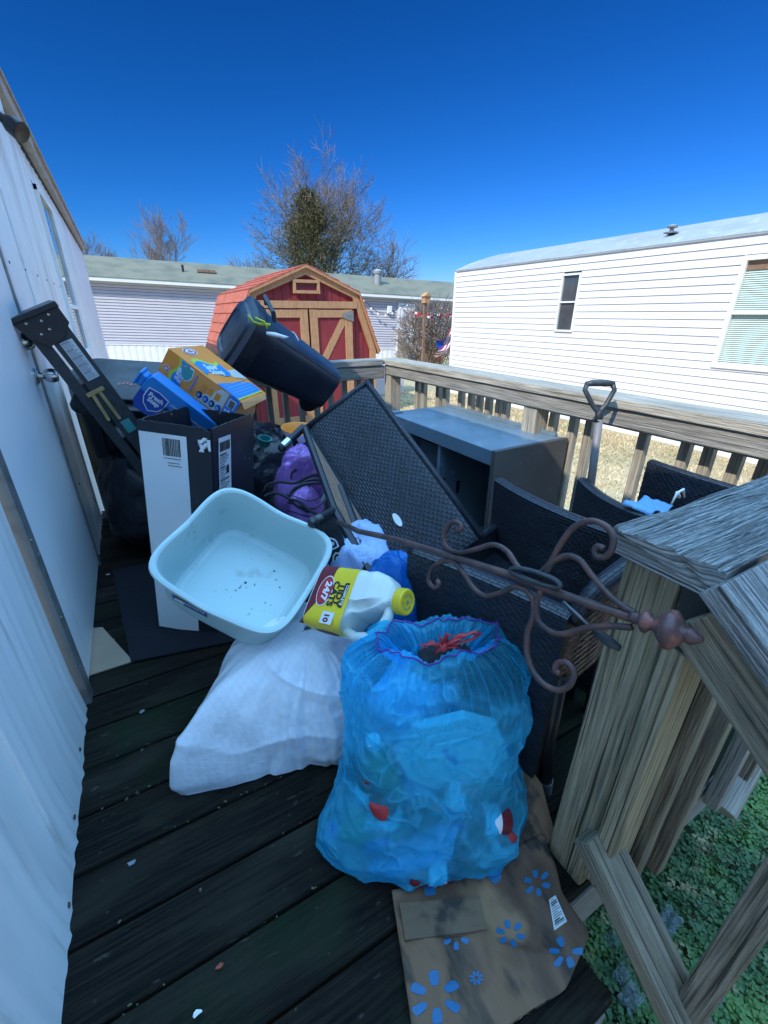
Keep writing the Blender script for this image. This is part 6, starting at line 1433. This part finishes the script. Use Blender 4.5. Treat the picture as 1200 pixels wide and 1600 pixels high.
b = MB(); S = crv([(150, 303), (158, 318), (140, 332), (120, 305), (130, 262), (165, 236), (210, 234), (250, 275), (285, 330), (330, 362), (385, 352), (440, 330), (485, 342), (512, 385), (512, 440), (490, 500), (488, 575), (508, 640), (550, 692), (605, 716), (650, 695), (663, 650), (640, 615), (605, 615), (594, 638), (612, 655)], (620, 780), 2.4); b.tube(S, .0056, 8); ie(b, 'scroll')
b = MB(); S = crv([(505, 772), (530, 764), (600, 776), (690, 808), (728, 838), (712, 853), (640, 836), (550, 804), (505, 776)], (620, 620), 2.857, off=.012); b.tube(S, .0050, 8, flat=.8); ie(b, 'oval_ring', M_['ladder'])
# knobbed tip
pa, pb2 = ip(985, 963), ip(1100, 1001); tl_ = (pb2-pa).length; fm = frame(pa, pb2-pa, V((0, 0, 1)))@Matrix.Rotation(pi/2, 4, 'Y')
b = MB(); sc2 = tl_/1.0
b.lathe([(.008, 0), (.010, .06*sc2), (.009, .12*sc2), (.010, .15*sc2), (.017, .20*sc2), (.018, .25*sc2), (.011, .31*sc2), (.010, .36*sc2), (.018, .44*sc2), (.0265, .55*sc2), (.0265, .62*sc2), (.018, .71*sc2), (.010, .76*sc2), (.012, .80*sc2), (.0125, .86*sc2), (.007, .93*sc2), (.004, .98*sc2), (.001, 1.0*sc2)], 22, fm)
for i, q in enumerate(b.v):
    w_ = fm.inverted()@V(q); a = math.atan2(w_.y, w_.x); zz = w_.z/sc2
    if .38 < zz < .74: k = 1+.14*abs(sin(a*2.5+zz*6)); b.v[i] = tuple(fm@V((w_.x*k, w_.y*k, w_.z)))
ie(b, 'finial', mat('red_worn_iron_tip', (.12, .06, .055), .45, metal=.2, n=[((.34, .12, .09), 34, .5, .62, I3, .8), ((.05, .04, .05), 18, .5, .65, I3, .7)], bump=[(50, .3, I3)]))
b = MB(); b.tube([ip(880, 940, -.04), ip(930, 986, -.03)], .0028, 6); o = b.build('skewer', M_['tin'], smooth=True); tag(o, 'thin metal skewer with a dark handle beside the wooden post', 'skewer')
b = MB(); b.tube([ip(926, 982, -.03), ip(936, 991, -.03), ip(952, 1003, -.028), ip(968, 1013, -.025)], [.004, .0075, .009, .006], 10); b.build('handle', M_['ladder'], o, smooth=True)

# ================================================================== CARDBOARD ON THE DECK
M_['wetcard'] = mat('wet_stained_cardboard', (.19, .10, .048), .75, n=[((.10, .052, .028), 6, .42, .50, (1, .5, 1), .95), ((.34, .20, .10), 5, .54, .62, I3, .8), ((.020, .014, .010), 10, .51, .56, (1, .4, 1), .97), ((.24, .14, .08), 30, .4, .7, (1, .25, 1), .5)], bump=[(26, .4, (1, .3, 1))])
M_['card'] = mat('pale_cardboard', (.36, .27, .19), .9, n=[((.28, .20, .14), 6, .4, .7, I3, .5)])
Ls = [(1395, 612), (1500, 628), (1600, 642), (1760, 664)]; Rs = [(1310, 850), (1350, 862), (1400, 876), (1440, 900), (1465, 918), (1500, 905), (1550, 880), (1600, 795), (1660, 720)]
def itp(T, t):
    t = t*(len(T)-1); i = min(int(t), len(T)-2); f = t-i; return (T[i][0]+(T[i+1][0]-T[i][0])*f, T[i][1]+(T[i+1][1]-T[i][1])*f)
def cardz(p): return .007+.022*abs(nz((p.x*6, p.y*6, 3)))+.012*max(0, ridge((p.x*4, p.y*5, 7), 1.0))**3+.003*abs(nz((p.x*26, p.y*26, 8)))+.010*smooth1((p.x-.50)/.12)
def cardp(u, v):
    l, r_ = itp(Ls, v), itp(Rs, v); x = l[1]+(r_[1]-l[1])*u; y = l[0]+(r_[0]-l[0])*u
    x += 4*nz((u*9, v*9, 5))*(u > .97 or v > .97); p = onz(x, y, .01); p.z = cardz(p); return p
b = MB(); b.grid(cardp, 50, 50, us=.6, vs=.6); cd = b.build('flattened_box', M_['wetcard'], smooth=True, solid=.004); tag(cd, 'stained flattened brown box printed with bright blue petal bursts, under the blue bag', 'cardboard')
def petal(cx, cy, a, r0, r1, wd_, m='sparkblue'):
    b = MB(); n = 12; P = []; ca_, sa_ = cos(a), sin(a)
    for i in range(n):
        th = 2*pi*i/n; x = (r0+r1)/2+cos(th)*(r1-r0)/2; y = sin(th)*wd_/2*(1+.25*cos(th)); 
        x = (r0+r1)/2+math.copysign(abs(cos(th))**.6, cos(th))*(r1-r0)/2; y = math.copysign(abs(sin(th))**.6, sin(th))*wd_/2*(1+.25*cos(th))
        P.append((cx+x*ca_-y*sa_, cy+x*sa_+y*ca_))
    W3 = []
    for x, y in P: p = onz(x, y, .01); p.z = cardz(p)+.0032; W3.append(p)
    b.face(W3[::-1]); c3 = sum(W3, V((0, 0, 0)))/len(W3)
    b.build('printed_petal', M_[m], cd, solid=.0004)
def burst(cx, cy, r0, r1, w_, a0=0, m='sparkblue', sk=(), n=6, sy=.85):
    for i in range(n):
        if i in sk: continue
        a = a0+2*pi*i/n; petal(cx, cy, a, r0, r1, w_, m)
burst(680, 1563, 17, 42, 15, .45); burst(797, 1461, 9, 23, 9, .25); burst(838, 1384, 8, 21, 8, .35); burst(712, 1466, 9, 22, 8, .5, sk=(3, 4, 5)); burst(744, 1529, 3, 11, 4, .3, n=8)
burst(882, 1492, 9, 26, 10, .1, sk=(5,)); petal(762, 1362, .75, -16, 24, 19); petal(671, 1385, 1.5, -10, 16, 17)
LMx = [(857, 1408), (867, 1402), (885, 1443), (866, 1454)]
b = MB(); W3 = []
for x, y in LMx: p = onz(x, y, .02); p.z = cardz(p)+.0045; W3.append(p)
b.face(W3[::-1]); st_ = b.build('shipping_label', M_['paper'], cd, solid=.0005)
b = MB()
for i in range(12):
    t0 = .06+i*.075; t1 = t0+(.045 if i in (1, 2, 9, 10) else .02); e0 = .12; e1 = .88 if i % 3 else .6
    l0, l1 = W3[0].lerp(W3[3], t0), W3[0].lerp(W3[3], t1); r0_, r1_ = W3[1].lerp(W3[2], t0), W3[1].lerp(W3[2], t1)
    b.face([p+V((0, 0, .001)) for p in (l0.lerp(r0_, e0), l0.lerp(r0_, e1), l1.lerp(r1_, e1), l1.lerp(r1_, e0))])
o = b.build('label_print', M_['ink'], st_)
F4 = [onz(x, y, .02) for x, y in ((624, 1415), (749, 1404), (761, 1456), (633, 1472))]
b = MB(); dz = V((0, 0, .012))
def f4(u, v, z): p = F4[0].lerp(F4[1], u).lerp(F4[3].lerp(F4[2], u), v); p = p.copy(); p.z = z+.003*nz((u*6, v*4, 0)); return p
b.grid(lambda u, v: f4(u, v, .030), 20, 10, us=.2, vs=.1, flip=True); b.grid(lambda u, v: f4(u, v, .017), 4, 4)
for fn in (lambda u, v: f4(u, 1, .017+.013*v), lambda u, v: f4(0, u, .017+.013*v), lambda u, v: f4(1, u, .017+.013*v), lambda u, v: f4(u, 0, .017+.013*v)): b.grid(fn, 20, 2)
o = b.build('cardboard_flap', mat('dirty_grey_cardboard', (.15, .095, .055), .85, n=[((.03, .025, .02), 9, .47, .53, I3, .95), ((.24, .16, .10), 5, .5, .7, I3, .6)])); tag(o, 'small dirty cardboard packet on top of the petal-printed box', 'cardboard')
# standing flap at the right of the bag
FP = [onz(838, 1352, .0), onz(866, 1300, .03), onz(846, 1225, .09), onz(806, 1170, .13), onz(775, 1230, .08), onz(780, 1330, .0)]
b = MB(); c3 = sum(FP, V((0, 0, 0)))/6+V((0, -.012, 0))
for i in range(6): b.face([FP[i], FP[(i+1) % 6], c3])
o = b.build('cardboard_scrap', M_['wetcard'], solid=.004); tag(o, 'bent brown cardboard standing against the right side of the blue bag', 'cardboard')
b = MB(); P = [onz(x, y, .006) for x, y in ((118, 1062), (120, 984), (160, 980), (208, 1033))]; b.hexa([p-V((0, 0, .004)) for p in P[::-1]]+[p+V((0, 0, .001)) for p in P[::-1]]); o = b.build('cardboard_scrap', M_['card']); tag(o, 'flat grey-brown cardboard corner against the white door', 'cardboard')
b = MB(); P = [onz(x, y, .004) for x, y in ((176, 892), (300, 868), (372, 1002), (205, 1036))][::-1]; b.hexa(P+[p+V((0, 0, .008)) for p in P]); o = b.build('door_mat', M_['mat'], bevel=.003); tag(o, 'thin black door mat partly under the tall carton', 'mat')
# small litter on the boards
rb = random.Random(77)
def scrap(px, py, r, m, label, cat, name):
    c = onz(px, py, .004); b = MB(); n = 7; k0 = rb.uniform(0, 6); P = [c+V((cos(k0+2*pi*i/n)*r*rb.uniform(.6, 1.3), sin(k0+2*pi*i/n)*r*rb.uniform(.3, .8), .003*rb.random())) for i in range(n)]
    b.face(P); o = b.build(name, M_[m], solid=.0012); tag(o, label, cat)
M_['leaf'] = flat('red_brown_leaf', (.30, .06, .03))
scrap(343, 1511, .009, 'leaf', 'small red-brown leaf on the dark boards near the bottom edge', 'leaf', 'dead_leaf')
scrap(307, 1585, .009, 'whitep', 'white scrap on the boards at the very bottom', 'scrap', 'plastic_scrap')
scrap(206, 1348, .010, 'greyink', 'pale grey scrap on the boards left of the white bag tip', 'scrap', 'plastic_scrap')
scrap(222, 1112, .009, 'greyink', 'grey sliver on the boards right of the cardboard corner', 'scrap', 'plastic_scrap')
scrap(168, 898, .010, 'whitep', 'white crumb against the bottom of the wall by the black mat', 'scrap', 'plastic_scrap')
b = MB()
for i in range(120):
    if rb.random() < .55: k = rb.choice([-1, 0, 1, 2, 3]); x = rb.uniform(-.3, .5); y = g0+pitch*k+rb.uniform(-.006, .006)
    else: x = rb.uniform(-.33, .5); y = rb.uniform(.3, 2.6)
    s = rb.uniform(.0008, .0035)*(1.3 if rb.random() < .1 else 1); p = V((x, y, .002)); b.tube([p, p+V((s*rb.uniform(-1, 1)*2, s*rb.uniform(-1, 1)*2, s))], s*.7, 5)
o = b.build('crumbs', mat('pale_crumbs', (.16, .13, .09), .8, n=[((.10, .08, .05), 40, .4, .6, I3, .8)])); tag(o, 'pale crumbs and seed husks scattered over the dark deck boards', 'crumbs', kind='stuff')
# clear plastic scraps on the ground by the steps
M_['clear'] = film('clear_grey_plastic', (.9, .94, .96), (.45, .52, .56), .25)
for i, (px, py, s) in enumerate(((1045, 1440, .035), (985, 1560, .03), (1110, 1560, .03), (955, 1470, .02), (970, 1525, .022))):
    c = onz(px, py, GZ+.06); sd_ = rb.uniform(0, 9)
    b = MB(); b.grid(lambda u, v: c+V(((u-.5)*s*2*(1+.4*nz((v*3, sd_, 0))), (v-.5)*s*1.6, .02*nz((u*4, v*4, sd_))+.02*u)), 14, 12); o = b.build('plastic_scrap', M_['clear'], smooth=True)
    tag(o, ['clear plastic scrap in the clover between two stair balusters', 'clear blue-grey plastic sheet in the grass by the lower railing board', 'clear plastic piece in the clover at the bottom right corner', 'small shiny plastic piece beside the printed cardboard corner', 'clear plastic strip at the edge of the dark step'][i], 'plastic scrap')
